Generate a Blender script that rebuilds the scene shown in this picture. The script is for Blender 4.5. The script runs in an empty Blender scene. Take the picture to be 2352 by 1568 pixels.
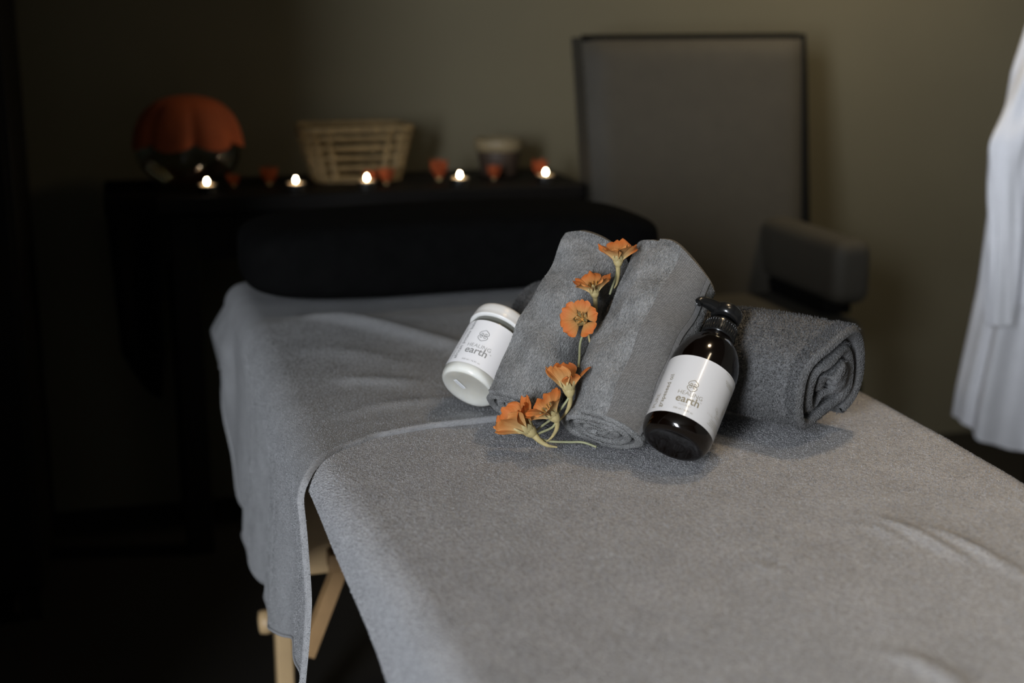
import bpy, math, random
import numpy as np
from mathutils import Vector, Matrix

S = bpy.context.scene
COL = S.collection
rng = np.random.default_rng(7)
random.seed(7)
PI = math.pi
V = lambda *a: np.array(a, dtype=float)


def unit(v):
    v = np.asarray(v, float)
    return v / np.linalg.norm(v)


# ------------------------------------------------------------------ materials
def nt(name):
    m = bpy.data.materials.new(name)
    m.use_nodes = True
    t = m.node_tree
    b = t.nodes['Principled BSDF']
    return m, t, b


def simple(name, col, rough=0.6, metal=0.0, spec=0.5, noise=0.0, nscale=8.0, bump=0.0, bscale=60.0, coat=0.0, sheen=0.0):
    m, t, b = nt(name)
    b.inputs['Roughness'].default_value = rough
    b.inputs['Metallic'].default_value = metal
    b.inputs['Specular IOR Level'].default_value = spec
    b.inputs['Coat Weight'].default_value = coat
    b.inputs['Sheen Weight'].default_value = sheen
    tc = t.nodes.new('ShaderNodeTexCoord')
    n = t.nodes.new('ShaderNodeTexNoise')
    n.inputs['Scale'].default_value = nscale
    n.inputs['Detail'].default_value = 4
    t.links.new(tc.outputs['Object'], n.inputs['Vector'])
    r = t.nodes.new('ShaderNodeValToRGB')
    lo = [c * (1 - noise) for c in col]
    hi = [min(1, c * (1 + noise)) for c in col]
    r.color_ramp.elements[0].position = 0.3
    r.color_ramp.elements[1].position = 0.7
    r.color_ramp.elements[0].color = (*lo, 1)
    r.color_ramp.elements[1].color = (*hi, 1)
    t.links.new(n.outputs['Fac'], r.inputs['Fac'])
    t.links.new(r.outputs['Color'], b.inputs['Base Color'])
    if bump:
        n2 = t.nodes.new('ShaderNodeTexNoise')
        n2.inputs['Scale'].default_value = bscale
        n2.inputs['Detail'].default_value = 3
        t.links.new(tc.outputs['Object'], n2.inputs['Vector'])
        bp = t.nodes.new('ShaderNodeBump')
        bp.inputs['Strength'].default_value = 1.0
        bp.inputs['Distance'].default_value = bump
        t.links.new(n2.outputs['Fac'], bp.inputs['Height'])
        t.links.new(bp.outputs['Normal'], b.inputs['Normal'])
    return m


def terry(name, col, scale=480.0, stretch=(1, 1, 1), depth=0.0016, var=0.16, blotch=0.10, bls=26, rot=(0, 0, 0)):
    """looped cotton pile: fine worm-like bumps, tonal flecks and soft brushed blotches"""
    m, t, b = nt(name)
    b.inputs['Roughness'].default_value = 0.95
    b.inputs['Specular IOR Level'].default_value = 0.12
    b.inputs['Sheen Weight'].default_value = 0.0
    tc = t.nodes.new('ShaderNodeTexCoord')
    rm = t.nodes.new('ShaderNodeMapping')
    rm.inputs['Rotation'].default_value = rot
    t.links.new(tc.outputs['Object'], rm.inputs['Vector'])
    mp = t.nodes.new('ShaderNodeMapping')
    mp.inputs['Scale'].default_value = stretch
    t.links.new(rm.outputs['Vector'], mp.inputs['Vector'])
    n1 = t.nodes.new('ShaderNodeTexNoise')
    n1.inputs['Scale'].default_value = scale
    n1.inputs['Detail'].default_value = 2
    n1.inputs['Distortion'].default_value = 0.6
    n2 = t.nodes.new('ShaderNodeTexNoise')
    n2.inputs['Scale'].default_value = bls
    n2.inputs['Detail'].default_value = 4
    t.links.new(mp.outputs['Vector'], n1.inputs['Vector'])
    t.links.new(rm.outputs['Vector'], n2.inputs['Vector'])
    r1 = t.nodes.new('ShaderNodeMapRange')
    r1.inputs['From Min'].default_value = 0.3
    r1.inputs['From Max'].default_value = 0.7
    r1.inputs['To Min'].default_value = 1 - var
    r1.inputs['To Max'].default_value = 1 + var
    t.links.new(n1.outputs['Fac'], r1.inputs['Value'])
    r2 = t.nodes.new('ShaderNodeMapRange')
    r2.inputs['From Min'].default_value = 0.3
    r2.inputs['From Max'].default_value = 0.7
    r2.inputs['To Min'].default_value = 1 - blotch
    r2.inputs['To Max'].default_value = 1 + blotch
    t.links.new(n2.outputs['Fac'], r2.inputs['Value'])
    mu = t.nodes.new('ShaderNodeMath')
    mu.operation = 'MULTIPLY'
    t.links.new(r1.outputs['Result'], mu.inputs[0])
    t.links.new(r2.outputs['Result'], mu.inputs[1])
    vm = t.nodes.new('ShaderNodeVectorMath')
    vm.operation = 'SCALE'
    vm.inputs[0].default_value = col
    t.links.new(mu.outputs['Value'], vm.inputs['Scale'])
    t.links.new(vm.outputs['Vector'], b.inputs['Base Color'])
    bp = t.nodes.new('ShaderNodeBump')
    bp.inputs['Strength'].default_value = 1.0
    bp.inputs['Distance'].default_value = depth
    t.links.new(n1.outputs['Fac'], bp.inputs['Height'])
    t.links.new(bp.outputs['Normal'], b.inputs['Normal'])
    return m


def clear_glass(name, tint=(1, 1, 1), rough=0.02, fmul=1.0):
    """thin-walled glass: tinted see-through body with a fresnel gloss"""
    m = bpy.data.materials.new(name)
    m.use_nodes = True
    t = m.node_tree
    for n in list(t.nodes):
        t.nodes.remove(n)
    o = t.nodes.new('ShaderNodeOutputMaterial')
    mix = t.nodes.new('ShaderNodeMixShader')
    tr = t.nodes.new('ShaderNodeBsdfTransparent')
    tr.inputs['Color'].default_value = (*tint, 1)
    gl = t.nodes.new('ShaderNodeBsdfGlossy')
    gl.inputs['Roughness'].default_value = rough
    fr = t.nodes.new('ShaderNodeFresnel')
    fr.inputs['IOR'].default_value = 1.5
    mu = t.nodes.new('ShaderNodeMath')
    mu.operation = 'MULTIPLY'
    mu.inputs[1].default_value = fmul
    t.links.new(fr.outputs['Fac'], mu.inputs[0])
    t.links.new(mu.outputs['Value'], mix.inputs['Fac'])
    t.links.new(tr.outputs['BSDF'], mix.inputs[1])
    t.links.new(gl.outputs['BSDF'], mix.inputs[2])
    t.links.new(mix.outputs['Shader'], o.inputs['Surface'])
    return m


def emissive(name, col, strength):
    m, t, b = nt(name)
    b.inputs['Base Color'].default_value = (*col, 1)
    b.inputs['Emission Color'].default_value = (*col, 1)
    b.inputs['Emission Strength'].default_value = strength
    return m


def weave_mat(name, c1, c2, scale, distance, rough=0.9, rot=0.0):
    """herringbone / basket rib in UV space"""
    m, t, b = nt(name)
    b.inputs['Roughness'].default_value = rough
    b.inputs['Specular IOR Level'].default_value = 0.15
    uv = t.nodes.new('ShaderNodeTexCoord')
    mp = t.nodes.new('ShaderNodeMapping')
    mp.inputs['Scale'].default_value = scale
    mp.inputs['Rotation'].default_value = (0, 0, rot)
    t.links.new(uv.outputs['UV'], mp.inputs['Vector'])
    br = t.nodes.new('ShaderNodeTexBrick')
    br.inputs['Color1'].default_value = (*c1, 1)
    br.inputs['Color2'].default_value = (*[(a + d) / 2 for a, d in zip(c1, c2)], 1)
    br.inputs['Mortar'].default_value = (*c2, 1)
    br.inputs['Mortar Size'].default_value = 0.06
    br.inputs['Mortar Smooth'].default_value = 1.0
    br.inputs['Scale'].default_value = 1.0
    br.inputs['Brick Width'].default_value = 1.0
    br.inputs['Row Height'].default_value = 0.5
    t.links.new(mp.outputs['Vector'], br.inputs['Vector'])
    t.links.new(br.outputs['Color'], b.inputs['Base Color'])
    inv = t.nodes.new('ShaderNodeMath')
    inv.operation = 'SUBTRACT'
    inv.inputs[0].default_value = 1.0
    t.links.new(br.outputs['Fac'], inv.inputs[1])
    bp = t.nodes.new('ShaderNodeBump')
    bp.inputs['Distance'].default_value = distance
    t.links.new(inv.outputs['Value'], bp.inputs['Height'])
    t.links.new(bp.outputs['Normal'], b.inputs['Normal'])
    return m


def petal_mat(name, inner, outer, vein):
    """colour runs from claw (UV v=0) to rim (v=1); fine veins radiate along v"""
    m, t, b = nt(name)
    b.inputs['Roughness'].default_value = 0.62
    b.inputs['Specular IOR Level'].default_value = 0.25
    uv = t.nodes.new('ShaderNodeTexCoord')
    sp = t.nodes.new('ShaderNodeSeparateXYZ')
    t.links.new(uv.outputs['UV'], sp.inputs['Vector'])
    r = t.nodes.new('ShaderNodeValToRGB')
    r.color_ramp.elements[0].position = 0.15
    r.color_ramp.elements[1].position = 0.85
    r.color_ramp.elements[0].color = (*inner, 1)
    r.color_ramp.elements[1].color = (*outer, 1)
    t.links.new(sp.outputs['Y'], r.inputs['Fac'])
    w = t.nodes.new('ShaderNodeTexNoise')
    w.inputs['Scale'].default_value = 9
    w.inputs['Detail'].default_value = 2
    mp = t.nodes.new('ShaderNodeMapping')
    mp.inputs['Scale'].default_value = (3.0, 0.25, 1)
    t.links.new(uv.outputs['UV'], mp.inputs['Vector'])
    t.links.new(mp.outputs['Vector'], w.inputs['Vector'])
    mr = t.nodes.new('ShaderNodeMapRange')
    mr.inputs['From Min'].default_value = 0.52
    mr.inputs['From Max'].default_value = 0.68
    mr.inputs['To Max'].default_value = 0.32
    t.links.new(w.outputs['Fac'], mr.inputs['Value'])
    mx = t.nodes.new('ShaderNodeMix')
    mx.data_type = 'RGBA'
    t.links.new(mr.outputs['Result'], mx.inputs['Factor'])
    t.links.new(r.outputs['Color'], mx.inputs['A'])
    mx.inputs['B'].default_value = (*vein, 1)
    t.links.new(mx.outputs['Result'], b.inputs['Base Color'])
    bp = t.nodes.new('ShaderNodeBump')
    bp.inputs['Distance'].default_value = 0.0004
    t.links.new(w.outputs['Fac'], bp.inputs['Height'])
    t.links.new(bp.outputs['Normal'], b.inputs['Normal'])
    return m


# rotation that turns the lean axis of the rolled towels into local z, so their ribs run lengthwise
_l = Vector((0.809 * 0.7071, 0.588 * 0.7071, 0.7071)).normalized()
_r = Vector((0.588, -0.809, 0)).normalized()
ROLL_ROT = Matrix((_r, _l.cross(_r), _l)).to_euler()
M = {}
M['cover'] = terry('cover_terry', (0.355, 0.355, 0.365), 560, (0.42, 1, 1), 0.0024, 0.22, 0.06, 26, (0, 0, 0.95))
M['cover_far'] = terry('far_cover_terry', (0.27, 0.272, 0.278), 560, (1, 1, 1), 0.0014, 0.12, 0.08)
M['piping'] = simple('hem_piping', (0.27, 0.27, 0.275), 0.9, noise=0.08, nscale=200, spec=0.1)
M['roll'] = terry('roll_terry', (0.215, 0.215, 0.212), 800, (1, 1, 0.34), 0.0021, 0.24, 0.22, 55, ROLL_ROT)
M['roll_dark'] = terry('dark_roll_terry', (0.118, 0.118, 0.120), 520, (1, 1, 1), 0.002, 0.25, 0.14)
M['band'] = weave_mat('herringbone_band', (0.200, 0.195, 0.190), (0.10, 0.098, 0.095), (1, 1, 1), 0.0012, 0.9, 0.65)
M['selvedge'] = weave_mat('selvedge', (0.25, 0.25, 0.25), (0.12, 0.12, 0.12), (1, 1, 1), 0.0006)
M['black_cloth'] = simple('black_cloth', (0.0025, 0.0025, 0.0025), 0.95, noise=0.2, nscale=40, spec=0.05)
M['black_vinyl'] = simple('black_vinyl', (0.012, 0.012, 0.012), 0.5, noise=0.1)
M['beech'] = simple('beech_wood', (0.42, 0.29, 0.15), 0.5, noise=0.12, nscale=14)
M['beech_dark'] = simple('beech_end_grain', (0.27, 0.16, 0.07), 0.5, noise=0.2, nscale=20)
M['dark_wood'] = simple('dark_wood', (0.0045, 0.0036, 0.003), 0.6, spec=0.15, noise=0.3, nscale=10)
M['white_plastic'] = simple('white_plastic', (0.74, 0.73, 0.71), 0.28, noise=0.01, spec=0.5)
M['label'] = simple('white_label', (0.80, 0.80, 0.82), 0.38, noise=0.01, spec=0.5, coat=0.0)
M['label_satin'] = simple('satin_label', (0.60, 0.60, 0.61), 0.22, noise=0.01, spec=0.5, coat=0.6)
M['balm'] = simple('white_balm', (0.78, 0.76, 0.70), 0.5, noise=0.05, nscale=60)
_b = M['balm'].node_tree.nodes['Principled BSDF']
_b.inputs['Subsurface Weight'].default_value = 0.7
_b.inputs['Subsurface Radius'].default_value = (0.03, 0.028, 0.024)
_b.inputs['Subsurface Scale'].default_value = 1.0
M['ink_grey'] = simple('grey_ink', (0.26, 0.26, 0.26), 0.6)
M['ink_light'] = simple('light_grey_ink', (0.38, 0.38, 0.38), 0.6)
M['ink_olive'] = simple('olive_ink', (0.22, 0.19, 0.13), 0.6)
M['ink_olive_light'] = simple('pale_olive_ink', (0.38, 0.36, 0.31), 0.6)
M['jar_glass'] = clear_glass('jar_glass', (0.98, 0.98, 0.97), 0.12, 0.5)
M['neck_glass'] = clear_glass('neck_glass', (0.86, 0.88, 0.85), 0.08, 0.8)
M['bowl_glass'] = clear_glass('bowl_glass', (0.62, 0.66, 0.62), 0.03, 0.7)
M['pane_glass'] = clear_glass('pane_glass', (0.97, 0.98, 0.97), 0.02)
M['black_plastic'] = simple('black_plastic', (0.008, 0.008, 0.008), 0.22, spec=0.5)
# amber glass
m, t, b = nt('amber_glass')
b.inputs['Base Color'].default_value = (0.0025, 0.0010, 0.0004, 1)
b.inputs['Roughness'].default_value = 0.12
b.inputs['Coat Weight'].default_value = 0.25
b.inputs['Coat Roughness'].default_value = 0.04
b.inputs['Transmission Weight'].default_value = 0.0
M['amber'] = m
M['petal'] = petal_mat('petal_orange', (0.46, 0.28, 0.10), (0.46, 0.128, 0.027), (0.40, 0.085, 0.014))
M['petal_pale'] = petal_mat('petal_pale', (0.46, 0.33, 0.145), (0.47, 0.175, 0.046), (0.50, 0.30, 0.11))
M['sepal'] = simple('sepal', (0.43, 0.35, 0.165), 0.55, noise=0.15, nscale=120)
M['stem'] = simple('stem', (0.27, 0.27, 0.15), 0.5, noise=0.15, nscale=100)
M['stamen'] = simple('stamen', (0.55, 0.25, 0.05), 0.6)
M['wall'] = simple('wall_paint', (0.098, 0.086, 0.054), 0.9, noise=0.05, nscale=2.5, bump=0.001, bscale=120)
M['wall_dark'] = simple('dark_wall_paint', (0.10, 0.095, 0.08), 0.9, noise=0.05)
M['floor'] = simple('floor_dark', (0.008, 0.007, 0.006), 0.55, noise=0.2, nscale=4)
M['ceiling'] = simple('ceiling_paint', (0.12, 0.115, 0.10), 0.9, noise=0.03)
M['chair'] = simple('chair_fabric', (0.038, 0.032, 0.022), 0.75, noise=0.07, nscale=30, bump=0.0006, bscale=400)
M['chair_pipe'] = simple('chair_piping', (0.004, 0.0036, 0.003), 0.8, spec=0.1)
M['robe'] = simple('robe_cotton', (0.86, 0.86, 0.90), 0.95, noise=0.03, nscale=30, bump=0.001, bscale=300)
M['rust'] = simple('rust_fabric', (0.38, 0.075, 0.018), 0.8, noise=0.15, nscale=20)
M['wicker'] = simple('wicker', (0.185, 0.125, 0.052), 0.7, noise=0.3, nscale=80)
M['clay'] = simple('brown_clay', (0.040, 0.025, 0.016), 0.6, noise=0.15)
M['tan_rim'] = simple('tan_rim', (0.20, 0.155, 0.085), 0.6, noise=0.1)
M['metal'] = simple('tin_cup', (0.75, 0.75, 0.75), 0.22, metal=1.0)
M['steel'] = simple('steel', (0.5, 0.5, 0.5), 0.3, metal=1.0)
M['wax'] = simple('wax', (0.85, 0.66, 0.42), 0.45)
M['wick'] = simple('wick', (0.02, 0.02, 0.02), 0.9)
M['flame'] = emissive('flame', (1.0, 0.80, 0.54), 75.0)
M['red_petal'] = simple('deep_orange_petal', (0.30, 0.055, 0.010), 0.7, noise=0.2, nscale=60)
M['paper'] = simple('paper', (0.75, 0.76, 0.78), 0.6)
M['window_paint'] = simple('window_paint', (0.6, 0.6, 0.58), 0.5)


# ------------------------------------------------------------------ mesh helpers
def tag(o, label, cat, group=None, kind=None):
    o['label'] = label
    o['category'] = cat
    if group:
        o['group'] = group
    if kind:
        o['kind'] = kind
    return o


def thing(name, loc, label, cat, group=None):
    o = bpy.data.objects.new(name, None)
    COL.objects.link(o)
    o.location = loc
    o.empty_display_size = 0.02
    return tag(o, label, cat, group)


def origin_of(parent):
    p = np.zeros(3)
    while parent is not None:
        p = p + np.array(parent.location)
        parent = parent.parent
    return p


class G:
    """collects world-space geometry for ONE mesh object"""

    def __init__(self):
        self.v, self.f, self.n, self.uv = [], [], 0, {}

    def add(self, verts, faces):
        verts = np.asarray(verts, float).reshape(-1, 3)
        self.v.append(verts)
        for f in faces:
            self.f.append(tuple(int(i) + self.n for i in f))
        self.n += len(verts)
        return self

    def grid(self, P, closeu=False, closev=False):
        n, m = P.shape[:2]
        F = []
        for i in range(n if closeu else n - 1):
            for j in range(m if closev else m - 1):
                i2, j2 = (i + 1) % n, (j + 1) % m
                F.append((i * m + j, i2 * m + j, i2 * m + j2, i * m + j2))
        return self.add(P.reshape(-1, 3), F)

    def tube(self, pts, rad, seg=8, cap=True):
        pts = np.asarray(pts, float)
        k = len(pts)
        rad = np.full(k, rad) if np.isscalar(rad) else np.asarray(rad, float)
        d = np.gradient(pts, axis=0)
        ref = V(0, 0, 1) if abs(unit(d[0])[2]) < 0.9 else V(1, 0, 0)
        rows = []
        u = None
        for i in range(k):
            tdir = unit(d[i])
            u = unit(np.cross(tdir, ref)) if u is None else unit(u - tdir * (u @ tdir))
            w = np.cross(tdir, u)
            a = np.arange(seg) * 2 * PI / seg
            rows.append(pts[i] + rad[i] * (np.cos(a)[:, None] * u + np.sin(a)[:, None] * w))
        n0 = self.n
        self.grid(np.array(rows)[:, ::-1], closev=True)
        if cap:
            self.f.append(tuple(n0 + j for j in range(seg))[::-1])
            self.f.append(tuple(n0 + (k - 1) * seg + j for j in range(seg)))
        return self

    def lathe(self, prof, base, axis, seg=64, cap0=True, cap1=True):
        axis = unit(axis)
        u, w = frame(axis)
        a = np.arange(seg) * 2 * PI / seg
        rows = [np.asarray(base) + axis * h + r * (np.cos(a)[:, None] * u + np.sin(a)[:, None] * w) for r, h in prof]
        n0 = self.n
        self.grid(np.array(rows)[:, ::-1], closev=True)
        if cap0:
            self.f.append(tuple(n0 + j for j in range(seg))[::-1])
        if cap1:
            self.f.append(tuple(n0 + (len(prof) - 1) * seg + j for j in range(seg)))
        return self

    def box(self, lo, hi, bev=0.0):
        x0, y0, z0 = lo
        x1, y1, z1 = hi
        if bev <= 0:
            v = [(x0, y0, z0), (x1, y0, z0), (x1, y1, z0), (x0, y1, z0), (x0, y0, z1), (x1, y0, z1), (x1, y1, z1), (x0, y1, z1)]
            return self.add(v, [(0, 3, 2, 1), (4, 5, 6, 7), (0, 1, 5, 4), (1, 2, 6, 5), (2, 3, 7, 6), (3, 0, 4, 7)])
        return self.rbox(lo, hi, bev)

    def rbox(self, lo, hi, r, seg=4):
        """box with all edges rounded (a rounded-cube lattice)"""
        lo, hi = np.asarray(lo, float), np.asarray(hi, float)
        c, h = (lo + hi) / 2, (hi - lo) / 2
        r = min(r, *(h * 0.999))
        a = np.tan(np.linspace(-PI / 4, PI / 4, 2 * seg + 1))
        half = seg
        for ax in range(3):
            for sgn in (-1, 1):
                P = np.zeros((2 * seg + 2, 2 * seg + 2, 3))
                o1, o2 = (ax + 1) % 3, (ax + 2) % 3
                aa = np.concatenate([a[:half + 1], a[half:]])
                sg = np.concatenate([-np.ones(half + 1), np.ones(half + 1)])
                for i in range(2 * seg + 2):
                    for j in range(2 * seg + 2):
                        d = np.zeros(3)
                        d[ax] = sgn
                        d[o1] = aa[i]
                        d[o2] = aa[j]
                        d = unit(d)
                        k = np.zeros(3)
                        k[ax] = sgn * (h[ax] - r)
                        k[o1] = sg[i] * (h[o1] - r)
                        k[o2] = sg[j] * (h[o2] - r)
                        P[i, j] = c + k + d * r
                if sgn < 0:
                    P = P[::-1]
                self.grid(P)
        return self

    def build(self, name, mat, parent=None, smooth=True, extra=None, weld=False):
        v = np.concatenate(self.v) if self.v else np.zeros((0, 3))
        org = origin_of(parent)
        if parent is None:
            org = np.zeros(3)
        v = v - org
        me = bpy.data.meshes.new(name)
        if extra is None:
            me.from_pydata(v.tolist(), [], self.f)
        else:
            ev = extra.reshape(-1, 3) - org
            nv, nt_ = len(v), len(ev) // 3
            me.vertices.add(nv + len(ev))
            me.vertices.foreach_set('co', np.concatenate([v, ev]).astype(np.float32).ravel())
            base_loops = [i for f in self.f for i in f]
            ls = np.concatenate([[0], np.cumsum([len(f) for f in self.f])[:-1]]) if self.f else np.zeros(0)
            loops = np.concatenate([np.array(base_loops, int), nv + np.arange(len(ev))])
            starts = np.concatenate([ls, len(base_loops) + 3 * np.arange(nt_)])
            me.loops.add(len(loops))
            me.loops.foreach_set('vertex_index', loops.astype(np.int32))
            me.polygons.add(len(starts))
            me.polygons.foreach_set('loop_start', starts.astype(np.int32))
            me.update(calc_edges=True)
        if smooth and len(me.polygons):
            me.polygons.foreach_set('use_smooth', np.ones(len(me.polygons), bool))
        me.update()
        me.materials.append(mat)
        o = bpy.data.objects.new(name, me)
        COL.objects.link(o)
        if parent is not None:
            o.parent = parent
        return o


def frame(axis):
    axis = unit(axis)
    ref = V(0, 0, 1) if abs(axis[2]) < 0.95 else V(1, 0, 0)
    u = unit(np.cross(ref, axis))
    return u, np.cross(axis, u)


def grid_uv(o, n, m, su=1.0, sv=1.0):
    """UV (i along u, j along v) for an object made of one n x m grid"""
    me = o.data
    uvl = me.uv_layers.new(name='UVMap')
    vi = np.zeros(len(me.loops), np.int32)
    me.loops.foreach_get('vertex_index', vi)
    uv = np.stack([(vi // m) / (n - 1) * su, (vi % m) / (m - 1) * sv], 1)
    uvl.data.foreach_set('uv', uv.astype(np.float32).ravel())


def grid_normals(P):
    du = np.gradient(P, axis=0)
    dv = np.gradient(P, axis=1)
    n = np.cross(du, dv)
    return n / (np.linalg.norm(n, axis=2, keepdims=True) + 1e-12)


def pile(P, N, count, length, width, lean=0.8, flow=None, region=None, rows=0):
    """short cotton loops standing on a grid surface: count little triangles"""
    n, m = P.shape[:2]
    e1 = np.linalg.norm(np.cross(P[1:, :-1] - P[:-1, :-1], P[:-1, 1:] - P[:-1, :-1]), axis=2).ravel()
    if region is not None:
        e1 = e1 * region[:-1, :-1].ravel()
    pick = rng.choice(len(e1), size=count, p=e1 / e1.sum())
    i, j = pick // (m - 1), pick % (m - 1)
    a, b = rng.random(count)[:, None], rng.random(count)[:, None]
    if rows:
        # loops stand in wandering ribs along the roll
        g_ = (i[:, None] + a) * rows + 0.9 * np.sin((j[:, None] + b) * 0.55 + i[:, None] * 0.35) + 0.5 * np.sin((j[:, None] + b) * 1.7 + i[:, None])
        g_ = np.floor(g_) + 0.5 + 0.20 * rng.normal(size=g_.shape) - (g_ - (i[:, None] + a) * rows)
        gi = np.clip(g_ / rows, 0, n - 1.001)
        i = np.floor(gi).astype(int)[:, 0]
        a = gi - i[:, None]
    lerp = lambda A: (A[i, j] * (1 - a) * (1 - b) + A[i + 1, j] * a * (1 - b) + A[i, j + 1] * (1 - a) * b + A[i + 1, j + 1] * a * b)
    p, nn = lerp(P), lerp(N)
    rnd = rng.normal(size=(count, 3)) * lean
    if flow is not None:
        rnd = rnd + flow
    d = nn + rnd
    d /= np.linalg.norm(d, axis=1, keepdims=True)
    s = np.cross(d, rng.normal(size=(count, 3)))
    s /= np.linalg.norm(s, axis=1, keepdims=True)
    L = length * (0.6 + 0.8 * rng.random((count, 1)))
    base = p - nn * length * 0.15
    tri = np.stack([base - s * width * 0.5, base + s * width * 0.5, base + d * L], 1)
    return tri.reshape(-1, 3)


def smooth_noise(x, y, seed=0):
    r = np.random.default_rng(seed)
    out = np.zeros_like(x)
    for k in range(6):
        a = r.random() * 2 * PI
        f = 0.6 + 1.6 * r.random()
        out += np.sin(f * (x * math.cos(a) + y * math.sin(a)) + r.random() * 7)
    return out / 6


def spline(pts, n):
    pts = np.asarray(pts, float)
    k = len(pts)
    tt = np.linspace(0, k - 1, n)
    out = []
    for t_ in tt:
        i = min(int(t_), k - 2)
        f = t_ - i
        p0, p1, p2, p3 = pts[max(i - 1, 0)], pts[i], pts[i + 1], pts[min(i + 2, k - 1)]
        out.append(0.5 * ((2 * p1) + (-p0 + p2) * f + (2 * p0 - 5 * p1 + 4 * p2 - p3) * f * f + (-p0 + 3 * p1 - 3 * p2 + p3) * f ** 3))
    return np.array(out)


def struct(o, kind='structure'):
    o['kind'] = kind
    return o


# ------------------------------------------------------------------ camera
cam_d = bpy.data.cameras.new('camera')
cam = bpy.data.objects.new('camera', cam_d)
COL.objects.link(cam)
cam.location = (0, 0, 1.126)
cam.rotation_euler = (math.radians(90 - 13.5), 0, math.radians(-15.4))
cam_d.lens = 50
cam_d.sensor_width = 36
cam_d.clip_start = 0.05
cam_d.dof.use_dof = True
cam_d.dof.focus_distance = 1.43
cam_d.dof.aperture_fstop = 3.3
cam_d.dof.aperture_blades = 0
S.camera = cam

# ------------------------------------------------------------------ the room
WY = 3.2          # back wall
LX, RX = -2.2, 2.9
WT = 0.25         # thickness of the left wall
FY = -3.0
HT = 2.55
PX = -0.42        # free end of the unseen wall added on the left to block window light
struct(G().box((LX - WT, FY - 0.1, -0.1), (RX + 0.1, WY + 0.1, 0)).build('floor', M['floor'], smooth=False))
struct(G().box((LX - WT, FY - 0.1, HT), (RX + 0.1, WY + 0.1, HT + 0.1)).build('ceiling', M['ceiling'], smooth=False))
struct(G().box((LX - WT, WY, 0), (RX + 0.1, WY + 0.1, HT)).build('wall_back', M['wall'], smooth=False))
struct(G().box((RX, FY, 0), (RX + 0.1, WY, HT)).build('wall_right', M['wall_dark'], smooth=False))
struct(G().box((LX - WT, FY - 0.1, 0), (RX + 0.1, FY, HT)).build('wall_front', M['wall_dark'], smooth=False))
WIN = (-2.55, -1.15, 0.50, 2.40)   # y0 y1 z0 z1 of the window opening in the left wall
gw = G()
gw.box((LX - WT, FY, 0), (LX, WIN[0], HT))
gw.box((LX - WT, WIN[1], 0), (LX, WY, HT))
gw.box((LX - WT, WIN[0], 0), (LX, WIN[1], WIN[2]))
gw.box((LX - WT, WIN[0], WIN[3]), (LX, WIN[1], HT))
struct(gw.build('wall_left', M['wall_dark'], smooth=False))
struct(G().box((LX, 1.26, 0), (PX, 1.34, HT)).build('wall_light_blocker', M['wall_dark'], smooth=False))  # added out of view, only to shade the left part of the back wall
wf = G()
for (a0, a1, b0, b1) in ((WIN[0], WIN[0] + 0.05, WIN[2], WIN[3]), (WIN[1] - 0.05, WIN[1], WIN[2], WIN[3]),
                         (WIN[0] + 0.05, WIN[1] - 0.05, WIN[2], WIN[2] + 0.05), (WIN[0] + 0.05, WIN[1] - 0.05, WIN[3] - 0.05, WIN[3])):
    wf.box((LX - 0.20, a0, b0), (LX - 0.14, a1, b1))
w1 = struct(wf.build('window_1', M['window_paint'], smooth=False))
struct(G().box((LX - 0.172, WIN[0] + 0.05, WIN[2] + 0.05), (LX - 0.168, WIN[1] - 0.05, WIN[3] - 0.05)).build('window_pane', M['pane_glass'], w1, smooth=False))

# ------------------------------------------------------------------ massage table
TZ = 0.675
X0, X1 = 0.185, 0.80      # sides of the padded top
Y0, Y1 = 0.30, 2.27       # near and far ends
table = thing('massage_table', (0.49, 1.3, 0), 'folding massage table with pale beech legs under the grey towel covers', 'massage table')
G().rbox((X0 + 0.004, Y0 + 0.004, 0.612), (X1 - 0.004, Y1 - 0.004, TZ - 0.006), 0.028).build('padded_top', M['black_vinyl'], table)
fr = G()
for x in (X0 + 0.02, X1 - 0.045):
    fr.box((x, Y0 + 0.05, 0.545), (x + 0.025, Y1 - 0.04, 0.6115))
for y in (Y0 + 0.05, Y1 - 0.065):
    fr.box((X0 + 0.045, y, 0.545), (X1 - 0.045, y + 0.025, 0.6115))
fr.build('frame_rail', M['beech'], table, smooth=False)


def leg(x, y, s):
    g = G()
    g.box((x - 0.013, y - 0.02, 0.0), (x + 0.013, y + 0.02, 0.612), 0.004)
    o = g.build('leg', M['beech'], table)
    G().lathe([(0.008, 0), (0.017, 0.002), (0.019, 0.012), (0.017, 0.022), (0.008, 0.024)], (x - s * 0.0135, y - 0.005, 0.205), (-s, 0, 0), 20).build('adjusting_knob', M['beech'], o)


leg(0.1935 + 0.004, 2.04, 1)
leg(X1 - 0.03, 2.04, -1)
leg(0.215, 0.5, 1)
leg(X1 - 0.03, 0.5, -1)
G().box((0.214, 1.886, 0.335), (X1 - 0.05, 1.904, 0.545), 0.004).build('end_panel', M['beech'], table)


def brace(p0, p1, w, t_, name, mat):
    p0, p1 = V(*p0), V(*p1)
    d = unit(p1 - p0)
    s = unit(np.cross(d, V(0, 1, 0)))
    y = V(0, 1, 0)
    vv = []
    for p in (p0, p1):
        for a, b_ in ((-1, -1), (1, -1), (1, 1), (-1, 1)):
            vv.append(p + s * a * w / 2 + y * b_ * t_ / 2)
    g = G()
    g.add(vv, [(0, 1, 2, 3), (7, 6, 5, 4), (0, 4, 5, 1), (1, 5, 6, 2), (2, 6, 7, 3), (3, 7, 4, 0)])
    return g.build(name, mat, table, smooth=False)


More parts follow.
